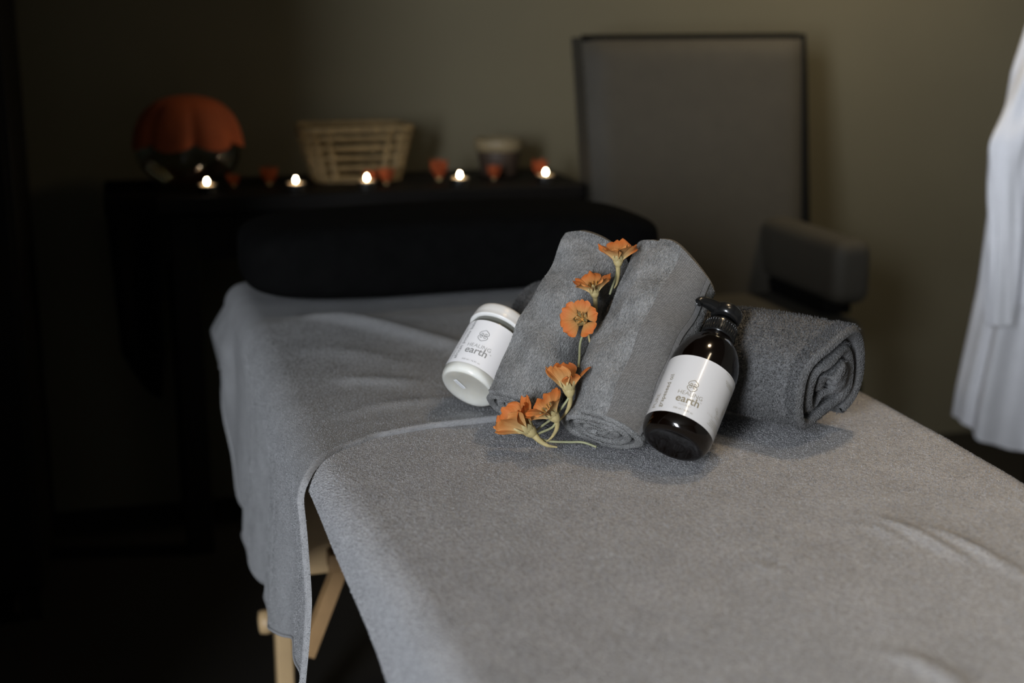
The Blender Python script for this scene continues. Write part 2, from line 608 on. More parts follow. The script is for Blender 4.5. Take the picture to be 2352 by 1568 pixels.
brace((0.270, 1.862, 0.372), (0.212, 1.862, 0.228), 0.020, 0.022, 'diagonal_brace', M['beech_dark'])
G().box((0.246, 1.846, 0.352), (0.330, 1.878, 0.378), 0.003).build('brace_block', M['beech_dark'], table)


# ------------------------------------------------------------------ cloth covers
def right_edge(y):
    return np.interp(y, [0.3, 0.75, 1.0, 1.15, 1.26, 1.43, 2.4], [0.765, 0.765, 0.805, 0.822, 0.828, 0.830, 0.830])


def drape(u, v, xl, xr, y0, y1, ztop, R, flare, Rr=None):
    """fold flat cloth points (u, v) over the table edge (xl..xr by y0..y1)"""
    qx = np.clip(u, xl, xr)
    qy = np.clip(v, y0, y1)
    dx, dy = u - qx, v - qy
    d = np.hypot(dx, dy)
    Rv = np.where(u > xr, (Rr or R), R)
    ang = np.minimum(d / Rv, PI / 2)
    rest = np.maximum(d - Rv * PI / 2, 0)
    out = Rv * np.sin(ang) + flare * rest
    drop = Rv * (1 - np.cos(ang)) + rest * math.sqrt(max(0, 1 - flare * flare))
    e = np.where(d > 1e-9, d, 1)
    X = qx + dx / e * out
    Y = qy + dy / e * out
    Z = ztop - drop
    return np.stack([X, Y, Z], -1), rest


def solid_cloth(P, thick):
    """give a sheet thickness: add a second layer below and close the rim"""
    N = grid_normals(P)
    Q = P - N * thick
    g = G()
    n, m = P.shape[:2]
    g.grid(P)
    g.grid(Q[::-1])
    for A, B in ((P[0], Q[0]), (Q[-1], P[-1])):
        g.grid(np.stack([A, B]))
    for A, B in ((Q[:, 0], P[:, 0]), (P[:, -1], Q[:, -1])):
        g.grid(np.stack([A, B]))
    return g, N


def ridge(x, y, pts, w, h):
    """height of a soft crease running along a polyline"""
    out = np.zeros_like(x)
    pts = spline(pts, 30)
    dist = np.full(x.shape, 9.0)
    tpos = np.zeros_like(x)
    for k in range(len(pts) - 1):
        a, b_ = pts[k], pts[k + 1]
        ab = b_ - a
        t_ = np.clip(((x - a[0]) * ab[0] + (y - a[1]) * ab[1]) / (ab @ ab), 0, 1)
        dd = np.hypot(x - a[0] - t_ * ab[0], y - a[1] - t_ * ab[1])
        upd = dd < dist
        dist = np.where(upd, dd, dist)
        tpos = np.where(upd, (k + t_) / (len(pts) - 1), tpos)
    return h * np.exp(-(dist / w) ** 2) * np.sin(PI * np.clip(tpos, 0.02, 0.98)) ** 0.7


# near cover: the big grey towel over the near half of the table
nu, nv = 190, 250
yy = np.linspace(0.36, 1.60, nv)
uu = np.linspace(0, 1, nu)
Vv, Uu = np.meshgrid(yy, uu)
xr = right_edge(Vv) - 0.030
xl = np.interp(Vv, [0.3, 0.7, 1.0, 1.32, 1.6], [0.222, 0.218, 0.211, 0.187, 0.180])
dropl = np.interp(Vv, [0.3, 0.8, 1.0, 1.32, 1.6], [0.12, 0.11, 0.098, 0.045, 0.04]) + 0.004 * np.sin(Vv * 9) + 0.003 * np.sin(Vv * 23)
Ux = (xl - dropl) + Uu * ((xr + 0.23) - (xl - dropl))
P, rest = drape(Ux, Vv, xl, xr, -1, 9, TZ + 0.009, 0.030, 0.05, 0.045)
top = np.clip(1 - rest / 0.02, 0, 1)
P[..., 2] += top * (0.0022 * smooth_noise(Ux * 9, Vv * 7, 3) + 0.0012 * smooth_noise(Ux * 30, Vv * 22, 5))
cre = (ridge(Ux, Vv, [(0.598, 1.040), (0.608, 1.012), (0.606, 0.985)], 0.007, 0.0022)
       + ridge(Ux, Vv, [(0.616, 1.050), (0.631, 1.000), (0.638, 0.930)], 0.007, 0.0040)
       + ridge(Ux, Vv, [(0.642, 1.020), (0.658, 0.965), (0.664, 0.885)], 0.007, 0.0040)
       + ridge(Ux, Vv, [(0.470, 0.985), (0.485, 0.960)], 0.006, 0.0015)
       + ridge(Ux, Vv, [(0.495, 0.81), (0.512, 0.77), (0.510, 0.70)], 0.009, 0.003))
P[..., 2] += cre * top
P[..., 0] -= np.clip(rest / 0.05, 0, 1) * np.where(Ux < 0.3, 1, 0) * 0.003 * np.sin(Vv * 14 + 1)
gc, Nn = solid_cloth(P, 0.004)
Nn = Nn * np.sign(Nn[nu // 2, nv // 2, 2])
vis = ((Vv > 0.66) & (Vv < 1.50) & (Ux < right_edge(Vv) + 0.06)).astype(float) * np.clip((Vv - 0.5) / 0.5, 0.35, 1.2)
gc_ex = pile(P.transpose(1, 0, 2), Nn.transpose(1, 0, 2), 330000, 0.0012, 0.0008, 0.8, V(0, -0.35, 0), vis.T, rows=2)
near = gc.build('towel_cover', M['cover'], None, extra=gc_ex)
tag(near, 'large grey terry towel spread over the near half of the massage table', 'towel')

# far cover: second towel, its piped hem lying across the near one and its side hanging deep on the left
nu2, nv2 = 230, 190
tt = np.linspace(0, 1, nv2)
uu = np.linspace(0, 1, nu2)
Tt, Uu = np.meshgrid(tt, uu)


def hem_y(x):
    return np.interp(x, [-0.3, 0.10, 0.15, 0.178, 0.20, 0.24, 0.30, 0.38, 0.55, 0.82, 1.1],
                     [1.285, 1.300, 1.318, 1.346, 1.370, 1.400, 1.417, 1.424, 1.474, 1.440, 1.43])


endv = Y1 + 0.16
dl_t = np.interp(Tt, [0, 0.03, 0.10, 0.25, 0.42, 0.58, 0.70, 0.74, 0.80, 1], [0.250, 0.248, 0.262, 0.300, 0.330, 0.338, 0.325, 0.300, 0.170, 0.12])
dl_t = dl_t + 0.005 * np.sin(Tt * 31) + 0.002 * np.sin(Tt * 71 + 1)
xlf = np.full_like(Tt, 0.183)
xrf = np.full_like(Tt, 0.790)
Ux = (xlf - dl_t) + Uu ** 0.92 * ((xrf + 0.22) - (xlf - dl_t))
y_a = hem_y(Ux)
Vv = y_a + Tt * (endv - y_a)
P, rest = drape(Ux, Vv, xlf, xrf, -1, Y1 - 0.012, TZ + 0.0138, 0.036, 0.03, 0.05)
left = np.clip((0.19 - Ux) / 0.05, 0, 1)
top = np.clip(1 - rest / 0.02, 0, 1)
P[..., 2] += top * (0.003 * smooth_noise(Ux * 10, Vv * 8, 11) + 0.0015 * smooth_noise(Ux * 26, Vv * 20, 12))
P[..., 2] += top * (ridge(Ux, Vv, [(0.235, 1.98), (0.30, 1.93), (0.37, 1.80), (0.45, 1.66)], 0.018, 0.012)
                    + ridge(Ux, Vv, [(0.225, 1.62), (0.27, 1.60), (0.33, 1.58)], 0.014, 0.006)
                    + ridge(Ux, Vv, [(0.20, 1.47), (0.27, 1.50), (0.36, 1.50)], 0.012, 0.004)
                    + ridge(Ux, Vv, [(0.21, 1.78), (0.27, 1.74), (0.33, 1.65)], 0.025, 0.005))
# long soft folds in the hanging side
hang = np.clip(rest / 0.10, 0, 1) * np.where(Ux < 0.4, 1, 0)
P[..., 0] -= hang * (0.006 * np.sin(Vv * 21 + Ux * 9 + 0.6) + 0.003 * np.sin(Vv * 47 + Ux * 20) - 0.004)
P[..., 0] -= np.where(Ux < 0.4, 1, 0) * np.clip(rest / 0.04, 0, 1) * np.exp(-(rest / 0.14) ** 2) * np.clip((Vv - 2.08) / 0.14, 0, 1) * 0.028
gf, Nn = solid_cloth(P, 0.0045)
Nn = Nn * np.sign(Nn[nu2 // 2, nv2 // 3, 2])
vis = ((Vv < 1.95) & (Ux < 0.86)).astype(float)
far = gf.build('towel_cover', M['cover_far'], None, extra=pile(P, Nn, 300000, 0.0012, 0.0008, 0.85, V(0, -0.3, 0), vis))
tag(far, 'far grey towel with a piped front hem, its side hanging low on the left', 'towel')
band = np.stack([P[:, 0] - (P[:, 1] - P[:, 0]) * 0.10 + Nn[:, 0] * k for k in (-0.0048, -0.0005)] +
                [P[:, 0] + (P[:, 3] - P[:, 0]) / np.linalg.norm(P[:, 3] - P[:, 0], axis=1, keepdims=True) * d + Nn[:, 0] * h for d, h in ((0.0008, 0.0012), (0.0022, 0.0019), (0.0038, 0.0012), (0.0046, 0.0001))], 1)
bN = grid_normals(band)
bN = bN * np.sign(bN[nu2 // 2, 3, 2])
G().grid(band).build('piped_hem', M['piping'], far, extra=pile(band, bN, 16000, 0.0011, 0.0007, 0.8))
side_line = P[0, :] + Nn[0, :] * 0.0002
G().tube(side_line[::2], 0.0020, 6).build('side_hem', M['piping'], far)

# ------------------------------------------------------------------ black cushion at the far end
cush = thing('bolster_cushion', (0.49, 2.16, 0.70), 'thick black cushion lying across the far end of the massage table', 'cushion')
nθ, nφ = 48, 80
th = np.linspace(-PI / 2, PI / 2, nθ)[:, None]
ph = np.linspace(0, 2 * PI, nφ, endpoint=False)[None, :]
sg = lambda c, e: np.sign(c) * np.abs(c) ** e
cx = 0.325 * sg(np.cos(th), 0.28) * sg(np.cos(ph), 0.30)
cy = 0.128 * sg(np.cos(th), 0.28) * sg(np.sin(ph), 0.45)
cz = 0.056 * sg(np.sin(th), 0.40) + 0 * ph
cz = cz + np.where(cz > 0, 1, 0) * (0.010 * np.cos(cx * 4.6) - 0.006)
Pc = np.stack([0.492 + cx, 2.160 + cy + 0.008 * np.sin(cx * 12), 0.750 + cz], -1)
G().grid(Pc, closev=True).build('cushion_cover', M['black_cloth'], cush)
# ------------------------------------------------------------------ rolled towels
ER = unit(V(0.588, -0.809, 0))                   # across the leaning towels
LL = V(0.809, 0.588, 0)                          # the way they lean
EA = unit(math.cos(math.radians(45)) * LL + math.sin(math.radians(45)) * V(0, 0, 1))
EN = unit(np.cross(ER, EA))
if EN[2] < 0:
    EN = -EN
MO = V(0.43, 1.365, 0.6885)


def spiral_roll(name, org, ax, ex, ey, L, rx, ry, turns, thick, mat, parent, wob, npts, nl, fibres, flen, fw_, seed,
                inner=0.18, gap=0.0012, start=0.0, endfn=None, shapefn=None, flow=None, kpow=0.86, rows=0):
    """a towel rolled into a spiral: sheet with thickness wound round ax, returns the outer grid"""
    rr = np.random.default_rng(seed)
    s = np.linspace(0, 1, npts)
    ang = start + s * turns * 2 * PI
    # radius grows by one cloth thickness per turn up to 1
    rad = inner + (1 - inner) * s
    # last 55 percent of a turn holds full radius
    rad = np.minimum(rad, 1.0)
    vv = np.linspace(0, 1, nl)
    A, Vl = np.meshgrid(ang, vv, indexing='ij')
    Rn = np.repeat(rad[:, None], nl, 1)
    Rn = Rn * (1 + wob * smooth_noise(np.cos(A) * 2.2, np.sin(A) * 2.2 + Vl * 3, seed) + wob * 0.6 * smooth_noise(A * 1.7, Vl * 5, seed + 1))
    th_n = thick / ((rx + ry) / 2)

    def pos(Rs):
        c, sn = np.cos(A), np.sin(A)
        k = kpow
        cx_, sy_ = np.sign(c) * np.abs(c) ** k, np.sign(sn) * np.abs(sn) ** k
        x, y = rx * Rs * cx_, ry * Rs * sy_
        v_ = Vl * L
        # telescoping ends: inner turns sit a little in or out
        e = 0.004 * smooth_noise(A * 0.9, A * 0.2, seed + 5)
        v_ = v_ + e * (np.abs(2 * Vl - 1) ** 6) * np.sign(2 * Vl - 1)
        if shapefn:
            x, y, v_ = shapefn(x, y, v_, A, Vl)
        return org + x[..., None] * ex + y[..., None] * ey + v_[..., None] * ax

    So = pos(Rn)
    Si = pos(Rn - th_n)
    g = G()
    g.grid(So)
    g.grid(Si[::-1])
    # rounded selvedge at both ends and along the free edge
    for j, jn in ((0, 1), (nl - 1, nl - 2)):
        outd = So[:, j] - So[:, jn]
        outd /= np.linalg.norm(outd, axis=1, keepdims=True)
        mid = (So[:, j] + Si[:, j]) / 2 + outd * thick * 0.45
        g.grid(np.stack([So[:, j], mid, Si[:, j]]) if j == 0 else np.stack([Si[:, j], mid, So[:, j]]))
    for i in (0, npts - 1):
        g.grid(np.stack([So[i], Si[i]]))
    N = grid_normals(So)
    ctr = org + ax * L / 2
    k0 = int(npts * (1 - 1 / turns))
    outer, No = So[k0:], N[k0:]
    # make normals face outwards
    axpos = org + ((outer - org) @ ax)[..., None] * ax
    sgn = np.sign(np.sum((outer - axpos) * No))
    No = No * sgn
    ex_t = None
    if fibres:
        parts = [pile(outer, No, fibres, flen, fw_, 0.85, flow, rows=rows)]
        # loops on the exposed end edges
        strip = N * sgn
        parts.append(pile(So[:, :4], strip[:, :4], fibres // 8, flen, fw_, 0.9, -ax * 0.6))
        parts.append(pile(So[:, -4:], strip[:, -4:], fibres // 8, flen, fw_, 0.9, ax * 0.6))
        ex_t = np.concatenate(parts)
    o = g.build(name, mat, parent, extra=ex_t)
    return o, outer, No, So


def sag(x, y, v_, A, Vl):
    # the low end is squashed on the table, the top end rounds over
    lo = np.exp(-(v_ / 0.03) ** 2)
    y = y * (1 - 0.18 * lo)
    x = x * (1 + 0.05 * lo)
    return x, y, v_


# left leaning roll
tl = thing('rolled_towel', tuple(MO + ER * -0.017), 'left of two grey rolled towels leaning side by side, plain with a ribbed pile', 'rolled towel', 'grey towels leaning on the dark roll')
OL = MO + ER * -0.0270 + EN * 0.050 + EA * -0.010


def sag_l(x, y, v_, A, Vl):
    lo = np.exp(-(v_ / 0.035) ** 2)
    y = y * (1 - 0.15 * lo) - 0.004 * lo
    # the top corner on the left is worn round, so it drops away
    hi = np.clip((v_ - 0.12) / 0.085, 0, 1)
    v_ = v_ - 0.022 * hi * np.clip(-x / 0.045, 0, 1) ** 1.5
    x = np.where(x > 0, x * 0.84, x * (1 - 0.05 * hi ** 2))
    y = y + 0.0025 * np.sin(v_ * 60 - x * 70 + 1) + 0.0015 * np.sin(v_ * 120 + x * 80)
    return x, y, v_


spiral_roll('towel_body', OL, EA, ER, EN, 0.199, 0.0500, 0.040, 3.4, 0.0085, M['roll'], tl, 0.030, 260, 70, 70000, 0.0010, 0.0007, 21, inner=0.16, start=-0.6, shapefn=sag_l, flow=-EA * 0.5, rows=2)

# right leaning roll with the woven band
tr = thing('rolled_towel', tuple(MO + ER * 0.080), 'right of the two leaning grey rolled towels, with a herringbone band down its right side', 'rolled towel', 'grey towels leaning on the dark roll')
OR_ = MO + ER * 0.0745 + EN * 0.0485 + EA * -0.012


def sag_r(x, y, v_, A, Vl):
    lo = np.exp(-(v_ / 0.035) ** 2)
    y = y * (1 - 0.22 * lo) - 0.005 * lo
    hi = np.clip((v_ - 0.115) / 0.10, 0, 1)
    v_ = v_ - 0.030 * hi * np.clip(x / 0.05, 0, 1) ** 1.3
    x = np.where(x < 0, x * (1 + 0.12 * np.clip(v_ / 0.2, 0, 1)), x)
    y = y + 0.0025 * np.sin(v_ * 55 + x * 60) + 0.0015 * np.sin(v_ * 110 - x * 90)
    return x, y, v_


_, outR, NR, SR = spiral_roll('towel_body', OR_, EA, ER, EN, 0.210, 0.0545, 0.041, 3.6, 0.0075, M['roll'], tr, 0.022, 280, 74, 75000, 0.0009, 0.0007, 33, inner=0.14, start=-2.1, shapefn=sag_r, flow=-EA * 0.3)
# woven band: the strip of outer surface whose side faces right and up
cpos = OR_ + ((outR - OR_) @ EA)[..., None] * EA
xx = (outR - cpos) @ ER
yy_ = (outR - cpos) @ EN
angs = np.degrees(np.arctan2(yy_[:, 40] / 0.041, xx[:, 40] / 0.0545))
order = [i for i in range(len(angs)) if 18 <= angs[i] <= 66]
i0, i1 = min(order), max(order) + 1
bandP = outR[i0:i1] + NR[i0:i1] * 0.0016
nb, mb = bandP.shape[:2]
bo = G().grid(bandP).build('woven_band', M['band'], tr)
grid_uv(bo, nb, mb, 14, 92)
order = [i for i in range(len(angs)) if 8 <= angs[i] < 18]
if order:
    i2, i3 = min(order), max(order) + 2
    eP = outR[i2:i3] + NR[i2:i3] * 0.0019
    eo = G().grid(eP).build('stitched_edge', M['selvedge'], tr)
    grid_uv(eo, eP.shape[0], eP.shape[1], 2, 120)

# dark roll lying behind
A_ = V(0.466, 1.580, 0.744)
B_ = V(0.674, 1.262, 0.748)
AX = unit(B_ - A_)
EXr = unit(np.cross(AX, V(0, 0, 1)))
EYr = np.cross(EXr, AX)
if EYr[2] < 0:
    EYr = -EYr
rt_ = thing('rolled_towel', (0.58, 1.45, 0.69), 'thick dark grey rolled towel lying behind the bottle, spiral end at right', 'rolled towel')


def sag_b(x, y, v_, A, Vl):
    y = np.where(y < 0, y * 0.94, y)
    wave = np.clip((v_ - 0.28) / 0.12, 0, 1)
    y = y + wave * 0.006 * np.sin(A * 3 + 1)
    mid = 0.006 * np.sin(v_ * 16)
    y = y - mid * (y > 0)
    end = np.clip((v_ - 0.33) / 0.07, 0, 1)
    v_ = v_ + end * (0.013 * np.sin(A) - 0.004 * np.cos(A))
    return x, y, v_


LB = np.linalg.norm(B_ - A_) + 0.012
spiral_roll('towel_body', A_, AX, EXr, EYr, LB - 0.006, 0.067, 0.064, 2.7, 0.0125, M['roll_dark'], rt_, 0.040, 260, 90, 120000, 0.0032, 0.0010, 47, inner=0.20, start=-0.45, shapefn=sag_b, flow=V(0, 0, -0.5), kpow=1.0)


# ------------------------------------------------------------------ lettering on curved labels
def text_mesh(txt, size, bold=0.0, space=1.0):
    cu = bpy.data.curves.new('t', 'FONT')
    cu.body = txt
    cu.size = size
    cu.align_x = 'CENTER'
    cu.align_y = 'CENTER'
    cu.offset = bold
    cu.space_character = space
    cu.resolution_u = 3
    o = bpy.data.objects.new('t', cu)
    COL.objects.link(o)
    dg = bpy.context.evaluated_depsgraph_get()
    me = bpy.data.meshes.new_from_object(o.evaluated_get(dg))
    v = np.array([p.co[:] for p in me.vertices]).reshape(-1, 3)
    f = [tuple(p.vertices) for p in me.polygons]
    bpy.data.objects.remove(o)
    bpy.data.meshes.remove(me)
    bpy.data.curves.remove(cu)
    return v, f


class Wrap:
    """maps label coordinates (u round, h along) to a cylinder"""

    def __init__(self, base, axis, R):
        self.b, self.a, self.R = V(*base), unit(axis), R
        tocam = V(0, 0, 1.126) - self.b
        self.q = unit(tocam - self.a * (tocam @ self.a))
        s = np.cross(self.a, self.q)
        right = V(0.964, -0.266, 0)
        self.s = s if s @ right > 0 else -s

    def pt(self, phi, h, dr=0.0003):
        phi, h = np.asarray(phi, float), np.asarray(h, float)
        return self.b + h[..., None] * self.a + (self.R + dr) * (np.cos(phi)[..., None] * self.q + np.sin(phi)[..., None] * self.s)

    def text(self, txt, width, deg, h, rot=False, bold=0.0, space=1.0, size=0.01):
        v, f = text_mesh(txt, 1.0, bold, space)
        x0, x1 = v[:, 0].min(), v[:, 0].max()
        k = width / (x1 - x0)
        x = (v[:, 0] - (x0 + x1) / 2) * k
        y = (v[:, 1] - (v[:, 1].min() + v[:, 1].max()) / 2) * k
        if rot:
            x, y = -y, x
        return self.pt(math.radians(deg) + x / self.R, h + y), f

    def stroke(self, pts, w, deg, h):
        """a flat ribbon stroke, pts in metres on the label"""
        pts = np.asarray(pts, float)
        d = np.gradient(pts, axis=0)
        n = np.stack([-d[:, 1], d[:, 0]], 1)
        n /= np.linalg.norm(n, axis=1, keepdims=True) + 1e-12
        a, b_ = pts + n * w / 2, pts - n * w / 2
        A = self.pt(math.radians(deg) + a[:, 0] / self.R, h + a[:, 1])
        B = self.pt(math.radians(deg) + b_[:, 0] / self.R, h + b_[:, 1])
        return np.stack([A, B])


def emblem_strokes(H):
    """two interlocked hearts, one up and one down, each lobe curling into a spiral"""
    out = []
    for flip in (1, -1):
        for sx in (1, -1):
            p = [(0, 0.50), (0.13, 0.425), (0.27, 0.33), (0.355, 0.21), (0.35, 0.10), (0.26, 0.03), (0.15, 0.035), (0.06, 0.01), (0.055, 0.10), (0.09, 0.175), (0.16, 0.20), (0.215, 0.155), (0.18, 0.12)]
            p = [(sx * x, y) for x, y in p]
            out.append(spline([(flip * x * H, flip * y * H) for x, y in p], 60))
    return out


def label_patch(wr, deg0, deg1, h0, h1, dr, n=70, m=6):
    ph_ = np.radians(np.linspace(deg0, deg1, n))
    hh = np.linspace(h0, h1, m)
    A, B = np.meshgrid(ph_, hh, indexing='ij')
    outer = wr.pt(A, B, dr)
    return G().grid(outer)


# ------------------------------------------------------------------ balm jar
JB, JA, JR = V(0.345, 1.433, 0.7195), unit(V(0.579, 0.555, 0.598)), 0.0334
jar = thing('balm_jar', tuple(JB), 'white balm jar with a white screw lid leaning against the left rolled towel', 'jar')
G().lathe([(0.0, 0.0008), (0.0270, 0.0006), (0.0284, 0.0), (0.0300, 0.0004), (0.0322, 0.0024), (JR, 0.0070), (JR, 0.0690)],
          JB, JA, 72, cap0=False, cap1=False).build('glass_body', M['jar_glass'], jar)
G().lathe([(JR, 0.0690), (0.0333, 0.0720), (0.0322, 0.0750), (0.0312, 0.0775), (0.0312, 0.0790)], JB, JA, 72, cap0=False, cap1=False).build('glass_neck', M['neck_glass'], jar)['label'] = 'clear glass neck showing below the lid'
G().lathe([(0.0, 0.0012), (0.0270, 0.0011), (0.0284, 0.0007), (0.0298, 0.0010), (0.0319, 0.0030), (0.0330, 0.0074), (0.0330, 0.0635), (0.0320, 0.0655), (0.0, 0.0670)], JB, JA, 64, cap0=False, cap1=False).build('balm', M['balm'], jar)
lid = G().lathe([(0.0, 0.0795), (0.0315, 0.0795), (0.0348, 0.0800), (0.0352, 0.0812), (0.0345, 0.0825), (0.0347, 0.0870), (0.0340, 0.0935), (0.0328, 0.0965), (0.0300, 0.0978), (0.0, 0.0980)],
                JB, JA, 72, cap0=False, cap1=False).build('screw_lid', M['white_plastic'], jar)
wj = Wrap(JB, JA, JR + 0.0002)
lab = label_patch(wj, -150, 150, 0.0105, 0.0705, 0.0).build('paper_label', M['label'], jar)
gt = G()
gt.add(*wj.text('HEALING', 0.0275, -20, 0.0352, bold=-0.012))
gt.add(*wj.text('earth', 0.0255, -21, 0.0287, bold=0.012))
gt.add(*wj.text('TM', 0.0020, 6.0, 0.0306))
gt.add(*wj.text('500 ml / 16.91 oz', 0.0212, -21, 0.0150, bold=-0.01))
gt.add(*wj.text('african potato balm', 0.0545, -56, 0.0425, rot=True, bold=0.009, space=1.08))
gt.build('lettering', M['ink_grey'], lab, smooth=False)
gt = G()
gt.add(*wj.text('HEAL & RECOVER', 0.0440, -67.5, 0.0375, rot=True, bold=-0.012, space=1.1))
gt.build('thin_lettering', M['ink_light'], lab, smooth=False)
ge = G()
for st in emblem_strokes(0.0150):
    ge.grid(wj.stroke(st, 0.00068, -22.5, 0.0497))
ge.build('emblem', M['ink_grey'], lab, smooth=False)
# little printed sticker under the base
bq, bs = wj.q, wj.s
sc0 = JB - JA * 0.0003 + bs * -0.010 + bq * 0.002
stk = G()
e1, e2 = unit(bs * 0.9 - bq * 0.55), unit(bs * 0.55 + bq * 0.9)
e1 = unit(bs * 0.90 - bq * 0.43)
e2 = np.cross(JA, e1)
stk.add([sc0 + e1 * a * 0.0075 + e2 * b_ * 0.0026 for a, b_ in ((-1, -1), (1, -1), (1, 1), (-1, 1))] + [sc0 + JA * 0.0003 + e1 * a * 0.0075 + e2 * b_ * 0.0026 for a, b_ in ((-1, -1), (1, -1), (1, 1), (-1, 1))],
        [(0, 3, 2, 1), (0, 1, 5, 4), (1, 2, 6, 5), (2, 3, 7, 6), (3, 0, 4, 7)])
so = stk.build('base_sticker', M['paper'], jar, smooth=False)
sl = G()
for row in (-0.9, 0.9):
    for k in range(12):
        a = -0.006 + k * 0.00105
        p = sc0 - JA * 0.0002 + e2 * row * 0.001
        sl.add([p + e1 * a, p + e1 * (a + 0.0007), p + e1 * (a + 0.0007) + e2 * 0.0008, p + e1 * a + e2 * 0.0008], [(0, 1, 2, 3)])
sl.build('date_print', M['ink_grey'], so, smooth=False)

# ------------------------------------------------------------------ oil bottle
BB, BA, BR = V(0.493, 1.211, 0.7130), unit(V(0.551, 0.514, 0.657)), 0.0345
bot = thing('oil_bottle', tuple(BB), 'amber pump bottle with a white label leaning on the right rolled towel', 'bottle')
G().lathe([(0.0, 0.003), (0.020, 0.0028), (0.024, 0.0006), (0.0265, 0.0), (0.0300, 0.0013), (0.0330, 0.0055), (BR, 0.012), (BR, 0.088), (0.0338, 0.095), (0.0318, 0.103), (0.0285, 0.111), (0.0240, 0.118), (0.0190, 0.1235), (0.0160, 0.127), (0.0150, 0.131), (0.0150, 0.135), (0.0, 0.135)],
          BB, BA, 80, cap0=False, cap1=False).build('glass_body', M['amber'], bot)
wb = Wrap(BB, BA, BR + 0.0002)
pump = G().lathe([(0.0, 0.1285), (0.0165, 0.1285), (0.0170, 0.1295), (0.0168, 0.1430), (0.0160, 0.1450), (0.0105, 0.1460), (0.0102, 0.1520), (0.0, 0.1525)], BB, BA, 48, cap0=False, cap1=False).build('pump_collar', M['black_plastic'], bot)
rib = G()
for k in range(36):
    a = k * 2 * PI / 36
    d = math.cos(a) * wb.q + math.sin(a) * wb.s
    rib.tube([BB + BA * 0.1305 + d * 0.0168, BB + BA * 0.142 + d * 0.0166], 0.0006, 5)
rib.build('collar_ribs', M['black_plastic'], pump)
hd = G()
hd.lathe([(0.0, 0.1515), (0.0120, 0.1515), (0.0150, 0.1530), (0.0160, 0.1575), (0.0155, 0.1625), (0.0130, 0.1660), (0.0, 0.1675)], BB, BA, 40, cap0=False, cap1=False)
head = hd.build('pump_head', M['black_plastic'], bot)
ND = unit(-wb.s * 0.93 + wb.q * 0.36)
npts = [BB + BA * 0.1595 + ND * 0.006, BB + BA * 0.1590 + ND * 0.016, BB + BA * 0.1580 + ND * 0.024, BB + BA * 0.1555 + ND * 0.0305, BB + BA * 0.1520 + ND * 0.0330]
G().tube(spline(npts, 16), np.linspace(0.0072, 0.0042, 16), 14).build('nozzle', M['black_plastic'], head)
labb = label_patch(wb, -155, 155, 0.0150, 0.0815, 0.0).build('paper_label', M['label_satin'], bot)
gt = G()
gt.add(*wb.text('HEALING', 0.0245, -4.5, 0.0388, bold=-0.012))
gt.add(*wb.text('earth', 0.0232, -5, 0.0322, bold=0.012))
gt.add(*wb.text('TM', 0.0018, 15.5, 0.0345))
gt.add(*wb.text('500 ml / 16.91 oz', 0.0195, -6, 0.0205, bold=-0.005))
gt.add(*wb.text('PURE', 0.0165, -60, 0.0278, rot=True, bold=-0.012))
gt.add(*wb.text('grapeseed oil', 0.0385, -46, 0.0385, rot=True, bold=0.007, space=1.06))
gt.build('lettering', M['ink_olive'], labb, smooth=False)
gt = G()
gt.add(*wb.text('NOURISH', 0.0120, -6.5, 0.0258, bold=-0.012))
gt.add(*wb.text('P. O. Box', 0.0085, 39, 0.0300, bold=-0.01))
gt.build('thin_lettering', M['ink_olive_light'], labb, smooth=False)
ge = G()
for st in emblem_strokes(0.0132):
    ge.grid(wb.stroke(st, 0.0006, -6.0, 0.0480))
ge.build('emblem', M['ink_olive'], labb, smooth=False)
# small print too fine to read: broken hairlines, the little ring marks and the leaf
gp = G()


def hairline(d0, d1, h):
    a = d0
    while a < d1:
        b_ = min(d1, a + random.uniform(2.0, 5.5))
        gp.grid(wb.stroke([(math.radians(a + (b_ - a) * k / 4) * wb.R, 0) for k in range(5)], 0.00055, 0, h))
        a = b_ + 1.0


hairline(38, 74, 0.0795)
for h, d0, d1 in ((0.0725, 42, 80), (0.0708, 44, 82), (0.0690, 47, 78)):
    hairline(d0, d1, h)
for h, d0, d1 in ((0.0345, 50, 66), (0.0320, 48, 74), (0.0272, 43, 78), (0.0252, 40, 80), (0.0232, 42, 78), (0.0212, 38, 80)):
    hairline(d0, d1, h)
ring = np.array([(math.cos(a) * 0.0016, math.sin(a) * 0.0016) for a in np.linspace(0, 2 * PI, 24)])
gp.grid(wb.stroke(ring, 0.00035, 47, 0.0400))
gp.grid(wb.stroke(ring * V(0.7, 0.9), 0.0005, 51, 0.0378))
for sx in (1, -1):
    leafp = spline([(0, -0.006), (sx * 0.0030, -0.001), (sx * 0.0022, 0.004), (0, 0.0075)], 20)
    gp.grid(wb.stroke(leafp, 0.0005, 68, 0.0420))
gp.grid(wb.stroke(spline([(0.0003, -0.001), (0.001, 0.003), (0.0002, 0.007)], 12), 0.0014, 67, 0.0420))
gp.build('small_print', M['ink_olive_light'], labb, smooth=False)

# ------------------------------------------------------------------ nasturtiums
CR, CU, CF = V(0.964, -0.266, 0), V(0.062, 0.225, 0.972), V(0.258, 0.937, -0.233)   # handy view-aligned directions


def vdir(r, u, f=0.0):
    return unit(CR * r + CU * u + CF * f)


